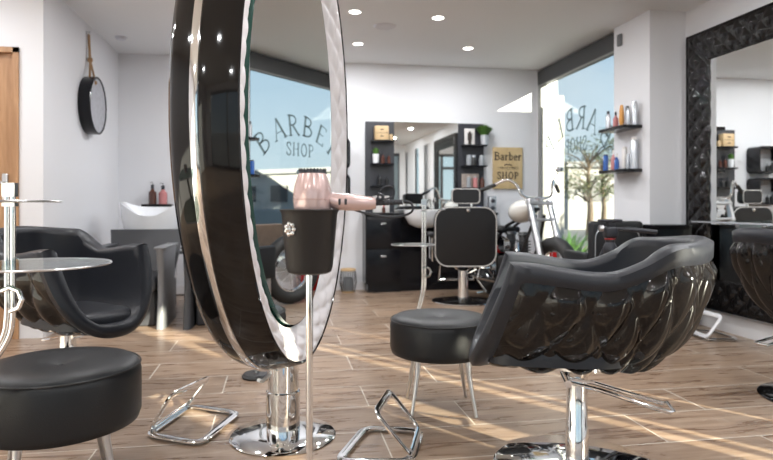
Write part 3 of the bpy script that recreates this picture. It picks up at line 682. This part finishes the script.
# ---------------------------------------------------------------- barber station on the back wall
YB = 7.30
def bx(px): return onwall_y(px, YB)
def bz(py, px=425): return zat(px, py, YB)
ztop, zbot = bz(123), bz(212)
bs = thing('barber_station', 'charcoal wall panel with central mirror and shelf columns above the basin cabinet', 'wall unit', (0, 0, 0))
xa, xb, xc, xd = bx(365), bx(393.5), bx(457), bx(483)
part('back_panel', G().box(xa, xb, YB-.03, YB+.008, .932, ztop), DARKP, bs); part('back_panel', G().box(xc, xd, YB-.03, YB+.008, .932, ztop), DARKP, bs)
part('mirror_glass', G().box(xb, xc, YB-.04, YB-.01, .93, ztop), MIRR, bs)
shL = [bz(142), bz(164.5), bz(186)]; shR = [bz(145), bz(165.5), bz(187.5)]
for z in shL: part('shelf', G().box(xa+.06, xb-.02, YB-.16, YB-.03, z-.02, z), LACQ, bs)
for z in shR: part('shelf', G().box(xc+.04, xd+.0, YB-.16, YB-.03, z-.02, z), LACQ, bs)
# cabinet
yf = 7.02; yB2 = 7.285
def fx(px): return onwall_y(px, yf)
x0, x1, x2, x3 = fx(365.5), fx(401), fx(470), fx(497)
bc = thing('basin_cabinet', 'black barber cabinet with drawers and white basin on the back wall', 'cabinet', (0, 0, 0))
part('carcass', G().box(x0, x1, yf, yB2, .10, .90).box(x0+.03, x1, yf+.03, yB2, 0, .10).box(x1, x2, yf+.10, yB2, .0, .90).box(x2, x3, yf, yB2, 0, .90), LACQ, bc)
part('worktop', G().rbox(x0-.01, x3+.01, yf-.02, yB2, .90, .93, .004), LACQ, bc)
for z0_, z1_ in ((.52, .88), (.12, .50)):
    dw = part('drawer', G().rbox(x0+.01, x1-.01, yf-.015, yf+.005, z0_, z1_, .004), LACQ, bc)
    part('handle', G().lathe([(.0001, 0), (.04, .0), (.042, .01), (.03, .02), (.0001, .02)], 20, (0, 0, 0), 1, .5).xf(Matrix.Translation(((x0+x1)/2, yf-.028, z1_-.085))), CHROME, dw)
dw = part('door', G().rbox(x2+.01, x3-.01, yf-.015, yf+.005, .12, .88, .004), LACQ, bc)
basin = G().lathe([(.0001, .75), (.10, .755), (.19, .80), (.235, .88), (.255, .955), (.245, .96), (.23, .87), (.16, .81), (.0001, .79)], 40, (fx(424), yf-.04, 0), 1.0, .72)
part('basin', basin, CERAM, bc, 'white ceramic basin')
g = G().tube(catmull([(fx(437), yf+.17, .93), (fx(437), yf+.17, 1.06), (fx(437), yf+.10, 1.10), (fx(436), yf+.04, 1.05)]), .012, 10); part('tap', g, CHROME, bc, 'chrome tap')
# items
def boxy(name, x, y_, z, w_, d_, h, m, label, cat, group=None, rz=0):
    return solo(name, G().rbox(-w_/2, w_/2, -d_/2, d_/2, 0, h, min(w_, d_, h)*.08), m, label, cat, group, (x, y_, z), rz)
ys = YB-.10
wb = boxy('wooden_box', bx(380), ys, shL[0], .165, .10, .17, PLY, 'pale wooden drawer box on the top left shelf of the barber station', 'box')
part('drawer_line', G().box(-.075, .075, -.053, -.049, .083, .087).box(-.02, .02, -.055, -.05, .12, .13).box(-.02, .02, -.055, -.05, .04, .05), INK, wb)
boxy('wooden_block', bx(389.5), ys, shL[0], .035, .05, .075, PLY, 'small wooden block right of the wooden box', 'block')
def plant(x, y_, z, r, ph, pm, lh, lr, n, label):
    t = thing('potted_plant', label, 'plant', (x, y_, z))
    part('pot', G().lathe([(.0001, 0), (r*.8, 0), (r, ph), (r*.9, ph), (r*.85, ph-.01), (.0001, ph-.01)], 20), pm, t)
    g = G()
    for k in range(n):
        a = random.random()*2*PI; q = random.random()**.5*lr; hh_ = lh*(1-.35*(q/lr)**2)*random.uniform(.75, 1)
        b = Vector((r*.6*math.cos(a)*q/lr, r*.6*math.sin(a)*q/lr, ph-.01)); e = Vector((q*math.cos(a), q*math.sin(a)*.8, ph+hh_))
        m_ = b.lerp(e, .55)+Vector((0, 0, .012)); s_ = Vector((-math.sin(a), math.cos(a), 0))*.004
        g.add([b-s_, b+s_, m_+s_*1.3, m_-s_*1.3, e], [(0, 1, 2, 3), (3, 2, 4)])
    part('foliage', g, LEAF, t)
plant(bx(374.5), ys, shL[1], .042, .11, CERAM, .09, .05, 160, 'small grassy plant in a white pot on the left barber shelf')
plant(bx(481.5), YB-.11, shR[0], .055, .12, SILV, .15, .13, 420, 'bushy green plant in a grey pot on the top right barber shelf')
gb = 'brown bottles on the left barber shelves'
bottle((bx(381.5), ys, shL[1]), .024, .13, 'bottle', BROWN, PLAST, 'brown bottle beside the white plant pot', gb)
bottle((bx(387.5), ys, shL[1]), .020, .12, 'bottle', BROWN, PLAST, 'brown bottle at the right end of the middle left barber shelf', gb)
bottle((bx(378.5), ys, shL[2]), .028, .13, 'bottle', MATTE, PLAST, 'larger dark bottle on the lowest left barber shelf', gb)
bottle((bx(385.5), ys, shL[2]), .022, .11, 'bottle', MATTE, PLAST, 'smaller dark bottle on the lowest left barber shelf', gb)
boxy('framed_card', bx(380.5), YB-.05, .93, .20, .02, .20, PAPER, 'white printed cards standing on the barber worktop under the left shelves', 'card')
bottle((bx(382), YB-.12, .93), .022, .09, 'bottle', BROWN, RED, 'little brown bottle with red cap before the white cards', None)
boxy('photo_card', bx(468), YB-.06, shR[0], .13, .015, .205, PAPER, 'tall photograph of a dark-clothed person on the top right barber shelf', 'picture')
g = G().ball((0, 0, .15), .014, 10); g.rbox(-.028, .028, -.004, .004, .05, .14, .003); g.box(-.02, .02, -.004, .004, .0, .05)
solo('printed_figure', g, INK, 'dark printed figure on the tall photograph card', 'print', None, (bx(468), YB-.071, shR[0]+.01))
for k, (px, m) in enumerate(((466.5, JARG), (471, MATTE), (479, JARG))):
    t = thing('jar', ['grey jar at the left of the middle right barber shelf', 'dark narrow jar in the middle of the middle right barber shelf', 'grey jar at the right of the middle right barber shelf'][k], 'jar', (bx(px), ys, shR[1]), 0, 'jars on the middle right barber shelf')
    part('jar_body', G().lathe([(.0001, 0), (.032, 0), (.034, .08), (.028, .10)], 18), m, t); part('lid', G().lathe([(.030, .10), (.030, .125), (.0001, .127)], 18), SILV, t)
boxy('picture_card', bx(469), YB-.05, shR[2], .22, .012, .17, SKINBR, 'brownish picture leaning at the back of the lowest right barber shelf', 'picture')
for k, (px, m) in enumerate(((466, JARG), (472.5, PINK), (479.5, BROWN))):
    bottle((bx(px), YB-.11, shR[2]), .028, [.13, .13, .16][k], 'can' if k < 2 else 'bottle', m, SILV if k < 2 else PLAST, ['grey jar in front of the brownish picture', 'reddish jar in front of the brownish picture', 'tall dark bottle right of the reddish jar'][k], 'containers on the lowest right barber shelf')
sp_ = thing('desk_speaker', 'small silver radio on the right end of the barber worktop', 'speaker', (bx(488), YB-.14, .93), 0)
part('case', G().rbox(-.045, .045, -.04, .04, 0, .20, .01), SILV, sp_)
for z in (.055, .14): part('speaker_cone', G().ball((0, -.04, z), .026, 14, 1).xf(Matrix.Translation((0, -.024, 0)) @ Matrix.Scale(.4, 4, (0, 1, 0))), PLAST, sp_)
boxy('blue_tin', bx(475), YB-.16, .93, .07, .05, .075, BLUE, 'little blue and white tin on the worktop behind the barber chair', 'tin')
# BARBER SHOP board
xs0, xs1 = bx(492.5), bx(522); z0_, z1_ = bz(189, 507), bz(147.5, 507)
sg_ = thing('wooden_sign', 'wooden board reading Barber SHOP on the back wall', 'sign', ((xs0+xs1)/2, YB+.008, (z0_+z1_)/2))
part('board', G().rbox(-(xs1-xs0)/2, (xs1-xs0)/2, -.03, 0, -(z1_-z0_)/2, (z1_-z0_)/2, .004), BOARD, sg_)
g = G(); line_text(g, 'Barber', .10, lambda u, v, k: (u, -.031-k, v+.10), .04, 1.35); line_text(g, 'SHOP', .085, lambda u, v, k: (u, -.031-k, v-.135), .14, 1.5)
g.tube([(-.05, -.033, .035), (-.02, -.033, .05), (0, -.033, .04), (.02, -.033, .05), (.05, -.033, .035)], .006, 6)
for zz, hw in ((.01, .14), (-.02, .04), (.0, .10)): g.box(-hw, hw, -.033, -.03, zz-.0018, zz+.0018)
g.box(-.14, -.05, -.033, -.03, -.012, -.009).box(.05, .14, -.033, -.03, -.012, -.009)
part('lettering', g, INK, sg_)
# two box shelves beside the station, seen in the framed mirror
for z, lb in ((1.62, 'upper black rounded box shelf reflected in the framed wall mirror'), (1.20, 'lower black rounded box shelf reflected in the framed wall mirror')):
    t = thing('box_shelf', lb, 'shelf', (.62, 7.30, z), 0, 'rounded box shelves')
    o_ = rrect(.40, .36, .06); i_ = rrect(.35, .31, .04); n = len(o_); g = G()
    for yy in (0, -.22): g.add([(x, yy, q) for x, q in o_]+[(x, yy, q) for x, q in i_], [(k, (k+1) % n, n+(k+1) % n, n+k) for k in range(n)])
    g.add([(x, yy, q) for yy in (0, -.22) for x, q in o_], [(k, (k+1) % n, n+(k+1) % n, n+k) for k in range(n)])
    g.add([(x, yy, q) for yy in (0, -.22) for x, q in i_], [(k, (k+1) % n, n+(k+1) % n, n+k) for k in range(n)])
    part('box_frame', g, LACQ, t)
    for k, xx in enumerate((-.10, -.03)):
        bottle((.62+xx, 7.2, z-.155), .024, .15-.03*k, 'bottle', MATTE, SILV, 'dark bottle in the %s rounded box shelf, %s' % ('upper' if z > 1.4 else 'lower', ['taller', 'shorter'][k]), 'bottles in the box shelves')

# ---------------------------------------------------------------- barber chair
p = C(463, 300, 6.45)
b = thing('barber_chair', 'black barber chair with pale piping and headrest seen from behind, facing the barber mirror', 'chair', (p.x, p.y, 0), -YAW+math.radians(0))
def padback(w_, h, r, z0_, y0_, th, lean=0):
    g = G(); lp = rrect(w_, h, r, 8)
    n = len(lp)
    vs = []
    for yy, sc in ((-th/2, .93), (-th/2+.02, 1), (th/2-.02, 1), (th/2, .93)):
        vs += [(x*sc, y0_+yy+lean*(q+h/2), z0_+h/2+q*sc) for x, q in lp]
    fs = [tuple(range(n))[::-1], tuple(range(3*n, 4*n))]
    for j in range(3): fs += [(j*n+k, j*n+(k+1) % n, (j+1)*n+(k+1) % n, (j+1)*n+k) for k in range(n)]
    return g.add(vs, fs), [(x*.97, y0_-th/2+.004+lean*(q+h/2), z0_+h/2+q*.97) for x, q in lp]
g, lp = padback(.64, .62, .14, .385, -.17, .10, -.06)
bk = part('backrest', g, LEATHER, b); part('piping', G().tube([(x, y_, q) for x, y_, q in lp], .0045, 6, True), PAPER, bk, 'pale piping around the backrest')
part('height_knob', G().ball((.02, -.265, .965), .022, 12), CHROME, b)
part('headrest_post', G().tube([(.06, -.22, .93), (.06, -.22, 1.05)], .011, 10), CHROME, b)
g, lp = padback(.29, .15, .04, 1.035, -.20, .09); hr = part('headrest', g, LEATHER, b)
part('piping', G().tube([(x-.0, y_, q) for x, y_, q in lp], .005, 6, True), PAPER, hr)
part('seat', G().rbox(-.28, .28, -.12, .40, .42, .55, .04), LEATHER, b)
for sx in (-1, 1):
    part('armrest', G().rbox(sx*.33-.035, sx*.33+.035, -.12, .30, .68, .73, .02), LEATHER, b)
    part('arm_frame', G().tube([(sx*.33, -.08, .70), (sx*.33, -.06, .44), (sx*.33, .22, .44), (sx*.33, .26, .70)], .013, 8), CHROME, b)
part('footrest_frame', G().tube([(-.2, .38, .45), (-.2, .62, .16), (.2, .62, .16), (.2, .38, .45)], .015, 8), CHROME, b)
part('column', G().lathe([(.055, .02), (.055, .33), (.10, .36), (.12, .42)], 28), CHROME, b)
part('base_disc', G().lathe([(.0001, 0), (.31, 0), (.325, .008), (.30, .02), (.10, .045), (.0001, .045)], 48), GLOSS, b)
part('base_rim', G().tube([(.322*math.cos(a*PI/32), .322*math.sin(a*PI/32), .009) for a in range(64)], .008, 6, True), CHROME, b)
part('pump_lever', G().tube([(.05, -.03, .30), (.16, -.10, .37), (.26, -.12, .37)], .010, 8).tube([(.16, -.10, .36), (.13, -.12, .25), (.22, -.16, .13), (.12, -.16, .12)], .009, 8), CHROME, b)

# ---------------------------------------------------------------- motorcycle
pf = C(555, 300, 5.80); ax = Vector((.33*cs-.944*sn, -.33*sn-.944*cs, 0)).normalized()      # pointing to the front of the bike
mc = thing('motorcycle', 'chopper motorcycle with cream tank, chrome fork and raised handlebars by the window', 'motorcycle', (pf.x, pf.y, 0), math.atan2(ax.y, ax.x))
def wheel(cx, r, wd, name):
    g = G().tube([(cx+(r-wd/2)*math.cos(a*PI/24), 0, r+(r-wd/2)*math.sin(a*PI/24)) for a in range(48)], wd/2, 14, True, up=(0, 1, 0))
    t = part(name, g, RUBBER, mc)
    part('wheel_rim', G().tube([(cx+(r-wd)*math.cos(a*PI/24), 0, r+(r-wd)*math.sin(a*PI/24)) for a in range(48)], .018, 8, True, up=(0, 1, 0)), CHROME, t)
    g = G().tube([(cx, -.06, r), (cx, .06, r)], .035, 14)
    for k in range(20):
        a = 2*PI*k/20; g.tube([(cx+.03*math.cos(a), (-1)**k*.035, r+.03*math.sin(a)), (cx+(r-wd)*math.cos(a+.2), 0, r+(r-wd)*math.sin(a+.2))], .003, 5)
    part('spokes', g, CHROME, t)
wheel(0, .36, .13, 'front_wheel'); wheel(-1.20, .32, .16, 'rear_wheel')
part('brake_disc', G().tube([(0, .075, .345), (0, .080, .345)], .13, 28), STEEL, mc)
for s_ in (-1, 1):
    part('fork_leg', G().tube([(0, s_*.115, .345), (-.10, s_*.115, .62), (-.27, s_*.115, 1.07)], [.038, .034, .030], 14), STEEL, mc)
part('fork_bridge', G().rbox(-.30, -.22, -.14, .14, 1.02, 1.055, .01).rbox(-.245, -.165, -.14, .14, .86, .89, .01).tube([(-.30, -.05, 1.04), (-.30, -.05, 1.09)], .018, 10).tube([(-.30, .05, 1.04), (-.30, .05, 1.09)], .018, 10), STEEL, mc)
for s_ in (-1, 1):
    hbp = [(-.30, 0, 1.09), (-.30, s_*.10, 1.09), (-.31, s_*.17, 1.12), (-.35, s_*.21, 1.22), (-.42, s_*.27, 1.27), (-.52, s_*.37, 1.22), (-.57, s_*.42, 1.19)]
    part('handlebar', G().tube(catmull(hbp), .014, 10), CHROME, mc)
    part('grip', G().tube([(-.50, s_*.355, 1.225), (-.62, s_*.47, 1.165)], .02, 10), RUBBER, mc)
g = G().grid(lambda u, v: (-.72+.38*v, .15*math.sin(PI*v**.75)**.7*math.cos(2*PI*u), .93+.06*v+.12*math.sin(PI*v**.75)**.7*math.sin(2*PI*u)), 28, 16, cu=True)
part('fuel_tank', g, TANKP, mc, 'cream teardrop fuel tank'); part('tank_cap', G().lathe([(.03, 0), (.03, .02), (.0001, .022)], 14, (-.5, 0, 1.07)), CHROME, mc)
g = G()
for s_ in (-.05, .05): g.tube([(-.25, s_, .92), (-.45, s_*2, .50), (-.55, s_*2, .22), (-1.0, s_*2, .20), (-1.20, s_*2.2, .32)], .016, 8); g.tube([(-.30, s_*.3, .98), (-.8, s_, .80), (-1.0, s_*2, .60), (-1.20, s_*2.2, .34)], .016, 8)
part('frame', g, MATTE, mc)
g = G().rbox(-.88, -.48, -.13, .13, .24, .48, .04)
for a, zz in ((-.55, .64), (-.80, .64)):
    for k in range(7): g.lathe([(.075, 0), (.075, .010)], 16, (a+.0, 0, .46+k*.03))
    g.lathe([(.05, 0), (.05, .24), (.065, .25), (.05, .28)], 16, (a, 0, .46))
part('engine', g, GREYM, mc); part('air_cleaner', G().tube([(-.67, -.13, .60), (-.67, -.19, .60)], .075, 20), CHROME, mc)
part('exhaust', G().tube(catmull([(-.52, -.10, .62), (-.44, -.16, .45), (-.60, -.18, .24), (-1.15, -.20, .22), (-1.38, -.20, .24)]), .026, 10), CHROME, mc)
part('oil_tank', G().rbox(-.97, -.88, -.10, .10, .5, .58, .02), RED, mc, 'small red enamel cover'); part('saddle', G().rbox(-1.22, -.80, -.13, .13, .72, .79, .035), LEATHER, mc)
part('rear_fender', G().grid(lambda u, v: (-1.20+.345*math.cos(PI*(.15+.72*u)), -.09+.18*v, .32+.36*math.sin(PI*(.15+.75*u))), 20, 4), LACQ, mc)
part('mirror_stalk', G().tube([(-.42, .27, 1.27), (-.38, .30, 1.36), (-.37, .31, 1.38)], .006, 6).rbox(-.40, -.36, .27, .36, 1.36, 1.41, .012), CHROME, mc)
# red crate near the wheel
boxy('red_crate', 3.08, 6.36, 0, .18, .20, .56, RED, 'red box standing on the floor between the front wheel and the window', 'box')

# ---------------------------------------------------------------- left side: wash units, bottles, table, clock
def wash_unit(loc, label, rz=0):
    t = thing('wash_unit', label, 'wash chair', loc, rz, None)
    for sx in (-1, 1):
        def arm(u, v, sx=sx):
            a = 2*PI*u; z = v*.66; wv = 1-.16*math.sin(PI*min(1, v*1.0))
            return (sx*.255+.042*math.copysign(abs(math.cos(a))**.5, math.cos(a))*wv, .02+.32*math.copysign(abs(math.sin(a))**.4, math.sin(a))*wv, z)
        g = G().grid(arm, 32, 12, cu=True); g.rbox(sx*.255-.046, sx*.255+.046, -.30, .34, .655, .675, .008)
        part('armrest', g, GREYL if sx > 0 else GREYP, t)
    part('seat', G().rbox(-.21, .21, -.24, .34, .30, .42, .03), GREYP, t); part('pedestal', G().rbox(-.20, .20, -.15, .9, 0, .30, .02), GREYP, t)
    g = G().add([(-.26, .30, .35), (.26, .30, .35), (.33, .52, .79), (-.33, .52, .79), (-.26, .36, .35), (.26, .36, .35), (.33, .58, .79), (-.33, .58, .79)], [(0, 1, 2, 3), (7, 6, 5, 4), (0, 4, 5, 1), (1, 5, 6, 2), (2, 6, 7, 3), (3, 7, 4, 0)])
    part('backrest', g, GREYP, t)
    part('basin_column', G().rbox(-.20, .20, .62, .95, .28, .78, .04), CERAM, t)
    def bas(u, v):
        a = 2*PI*u; c_, s_ = math.cos(a), math.sin(a)
        r = [.18, .26, .285, .30, .28, .20, .001][round(v*6)]; z = [.70, .74, .88, 1.0, 1.0, .84, .80][round(v*6)]
        notch = max(0, -s_)**9*max(0, (z-.85)/.14)*.8
        return (r*math.copysign(abs(c_)**.75, c_), .80+r*.95*math.copysign(abs(s_)**.8, s_), z-.10*notch+.05*(abs(c_)**3)*(1 if z > .95 else 0))
    part('basin', G().grid(bas, 64, 6, cu=True), CERAM, t, 'white wash basin with neck notch')
    return t
p = C(135, 300, 5.25); wash_unit((p.x, p.y, 0), 'grey salon wash chair with white basin, left of the oval mirror')
w1 = [o for o in bpy.data.objects if o.name.startswith('wash_unit')][0]
p2 = C(222, 300, 5.33); dup(w1, (p2.x, p2.y, 0), 0, 'grey wash chair mostly hidden behind the oval mirror')
w1['group'] = 'wash chairs'
pb_ = C(158, 205, 6.35)
solo('product_shelf', G().rbox(-.16, .16, -.07, .08, -.03, 0, .004), LACQ, 'small black ledge behind the white basin carrying two pump bottles', 'shelf', None, (pb_.x, 7.22, 1.03))
xb_ = onwall_y(152.5, 7.2); bottle((xb_, 7.2, 1.03), .042, .22, 'pump', BROWN, PLAST, 'brown pump bottle behind the white wash basin', 'pump bottles')
xb_ = onwall_y(163, 7.2); bottle((xb_, 7.2, 1.03), .046, .21, 'pump', PINK, PLAST, 'pink pump bottle behind the white wash basin', 'pump bottles')
for o in list(bpy.data.objects):
    if o.name == 'product_shelf': o.location.x = onwall_y(157, 7.2)
p = C(184, 300, 6.62)
tb = thing('side_table', 'thin-legged black side table between the wash chair and the oval mirror', 'table', (p.x, p.y, 0))
part('table_top', G().rbox(-.14, .14, -.14, .14, .50, .52, .005), MATTE, tb)
for sx in (-1, 1):
    for sy in (-1, 1): part('leg', G().box(sx*.125-.007, sx*.125+.007, sy*.125-.007, sy*.125+.007, 0, .50), MATTE, tb)
part('stretcher', G().box(-.12, .12, -.128, -.120, .06, .07), MATTE, tb)

ck = thing('wall_clock', 'round grey-faced wall clock in a deep black rim hanging from a rope', 'clock', (-1.78, 6.15, 1.955), 0)
RY = Matrix.Rotation(PI/2, 4, 'Y')
part('case', G().lathe([(.20, .0), (.265, .0), (.27, .01), (.27, .105), (.262, .11), (.25, .107), (.249, .098), (.0001, .097)], 56).xf(RY), LACQ, ck)
part('dial', G().lathe([(.0001, .1), (.249, .1), (.249, .095)], 48).xf(RY), FACE, ck, 'mottled grey dial')
g = G().tube([(.05, 0, .27), (.03, .0, .44), (.012, 0, .46), (.012, 0, .67)], .009, 8)
g = G().tube([(.055, -.10, .19), (.05, -.075, .27), (.03, 0, .43)], .010, 8).tube([(.055, .10, .19), (.05, .075, .27), (.03, 0, .43)], .010, 8).ball((.03, 0, .43), .026, 10).tube([(.03, -.006, .43), (.018, -.004, .67)], .010, 8).tube([(.03, .008, .43), (.018, .006, .67)], .010, 8).ball((.10, -.09, .20), .02, 10)
part('rope', g, ROPE, ck)
solo('wall_peg', G().tube([(0, 0, 0), (.035, 0, 0)], .012, 10), STEEL, 'small peg high on the left wall holding the clock rope', 'peg', None, (-1.78, 6.15, 2.645))
p = C(349, 278, 7.15)
lt = thing('wire_lantern', 'small dark wire lantern with wooden rim on the floor beside the barber cabinet', 'lantern', (p.x-.01, p.y, 0))
part('rim', G().lathe([(.085, .25), (.09, .255), (.09, .275), (.08, .275), (.08, .255)], 28), PLY, lt); part('base', G().lathe([(.0001, 0), (.07, 0), (.075, .02), (.0001, .022)], 28), PLY, lt)
g = G()
for k in range(22):
    a = 2*PI*k/22; g.tube([(.075*math.cos(a), .075*math.sin(a), .01), (.10*math.cos(a), .10*math.sin(a), .12), (.085*math.cos(a), .085*math.sin(a), .26)], .0028, 5)
part('wires', g, MATTE, lt, kind='stuff'); part('candle', G().lathe([(.0001, .02), (.06, .02), (.065, .12), (.055, .17), (.0001, .172)], 24), SLATE, lt)

# ---------------------------------------------------------------- outside
def out(name, g, m, label, cat): return solo(name, g, m, label, cat)
struct('ground', G().box(-60, 90, -70, 110, -.30, -.10), ASPH)
struct('terrace', G().box(3.7, 7.5, 4.0, 12.5, -.10, -.02), CONC)
struct('sun_block_fin', G().box(3.5, 4.62, 5.2, 5.34, -.1, 2.95), CONC)  # unseen fin added to trim the sun patch on the back wall
struct('sun_block_wall', G().box(3.55, 3.7, -7.0, -2.75, -.1, 2.95), CONC)  # unseen wall added to keep the sun off the shop front
wb_ = out('white_building', G().box(4.2, 6.5, 13.2, 17, -.1, 3.55), mat('grey_beige_render', (.34, .33, .30), .8, var=(1, .04)), 'plain white building standing close outside the side window', 'building')  # one even grey-beige tone
ob = thing('office_building', 'low pale building with square windows seen far through the side window', 'building', (0, 0, 0))
part('walls', G().box(13, 34, 26, 33, -.1, 2.75), CONC, ob); part('roof', G().box(12.8, 34.2, 25.8, 33.2, 2.75, 3.0), SLATE, ob)
for k in range(8): part('window', G().box(13.8+k*2.4, 15.0+k*2.4, 25.93, 26.05, 1.2, 2.1), GREYM, ob)
ob2 = thing('warehouse', 'long grey warehouse reflected low in the oval mirror', 'building', (0, 0, 0))
part('walls', G().box(26, 32, -6, 24, -.1, 4.2), mat('light_cladding', (.45, .47, .48), .6, var=(2, .08)), ob2); part('fascia', G().box(25.8, 26, -6, 24, 3.4, 4.4), CONC, ob2)
for k in range(10): part('window', G().box(25.93, 26.05, -5+k*2.8, -3.2+k*2.8, 1.0, 2.4), GLASS, ob2)
def tree(x, y_, h, cr_, label, seed, dens=900, name='tree', lm=LEAFD):
    rd = random.Random(seed); t = thing(name, label, 'tree', (x, y_, -.1)); g = G(); tips = []
    g.tube([(0, 0, 0), (.05, 0, h*.3), (0, .05, h*.6), (0, 0, h*.85)], [.12, .09, .06, .02], 8)
    for k in range(22):
        a = rd.random()*2*PI; z = h*rd.uniform(.4, .85); r = cr_*rd.uniform(.5, .95); e = Vector((r*math.cos(a), r*math.sin(a), z+r*rd.uniform(.1, .5)))
        g.tube([(0, 0, z*.9), e*.5+Vector((0, 0, z*.5)), e], [.03, .02, .008], 5); tips.append(e)
    part('trunk', g, TRUNK, t); g = G()
    for k in range(dens):
        c = rd.choice(tips)+Vector((rd.gauss(0, .28), rd.gauss(0, .28), rd.gauss(0, .18)))*cr_*.6
        a = Vector((rd.gauss(0, 1), rd.gauss(0, 1), rd.gauss(0, 1))).normalized(); b_ = a.orthogonal().normalized(); s_ = rd.uniform(.05, .12)*cr_*.5
        g.add([c-a*s_, c+b_*s_*.6, c+a*s_, c-b_*s_*.6], [(0, 1, 2, 3)])
    part('foliage', g, lm, t)
p = C(589, 150, 19); tree(p.x, p.y, 3.2, 1.0, 'olive green tree seen through the side window above the low building', 3, 1500)
p = C(603, 150, 24); tree(p.x, p.y, 3.4, 1.1, 'second, more distant tree right of the olive green one', 5, 1000)
tree(9.5, 9.0, 2.6, 1.0, 'sparse young tree reflected in the oval mirror', 8, 220)
def bush(x, y_, s_, label, seed):
    rd = random.Random(seed); g = G()
    for k in range(260):
        a = rd.random()*2*PI; l_ = rd.uniform(.4, 1)*s_; d_ = Vector((math.cos(a)*.6, math.sin(a)*.6, 1.1)).normalized()*l_; q = Vector((-math.sin(a), math.cos(a), 0))*.02
        o_ = Vector((rd.gauss(0, .12), rd.gauss(0, .2), 0)); g.add([o_-q, o_+q, o_+d_*.6+q, o_+d_*.6-q, o_+d_+Vector((math.cos(a), math.sin(a), -.4))*.12*s_], [(0, 1, 2, 3), (3, 2, 4)])
    t = thing('bush', label, 'shrub', (x, y_, -.02)); part('foliage', g, LEAF, t); part('planter', G().rbox(-.2, .2, -.3, .3, 0, .16, .01), CONC, t)
bush(4.05, 8.3, .85, 'bright green spiky shrub just outside the far edge of the side window', 2)
bush(4.4, 6.2, .5, 'low green spiky shrub outside the middle of the side window', 4)
struct('garden_wall', G().box(7.5, 7.7, 9.0, 12.5, -.1, .60), BRICK)
cr2 = thing('parked_car', 'red car parked across the street outside the side window', 'car', (13.5, 9.5, -.1), math.radians(80))
prf = [(-2.0, .35), (-2.05, .75), (-1.5, .9), (-.9, 1.35), (.5, 1.4), (1.1, .95), (1.9, .8), (2.05, .55), (2.0, .3)]
g = G(); n = len(prf); g.add([(x, -.8, z) for x, z in prf]+[(x, .8, z) for x, z in prf], [tuple(range(n))[::-1], tuple(range(n, 2*n))]+[(i, (i+1) % n, n+(i+1) % n, n+i) for i in range(n)])
part('car_body', g, RED, cr2); part('side_window', G().box(-.9, .5, -.82, .82, .98, 1.28), LACQ, cr2)
for a in (-1.25, 1.25):
    for s_ in (-.75, .75): part('wheel', G().tube([(a, s_-.1, .32), (a, s_+.1, .32)], .32, 20), RUBBER, cr2)
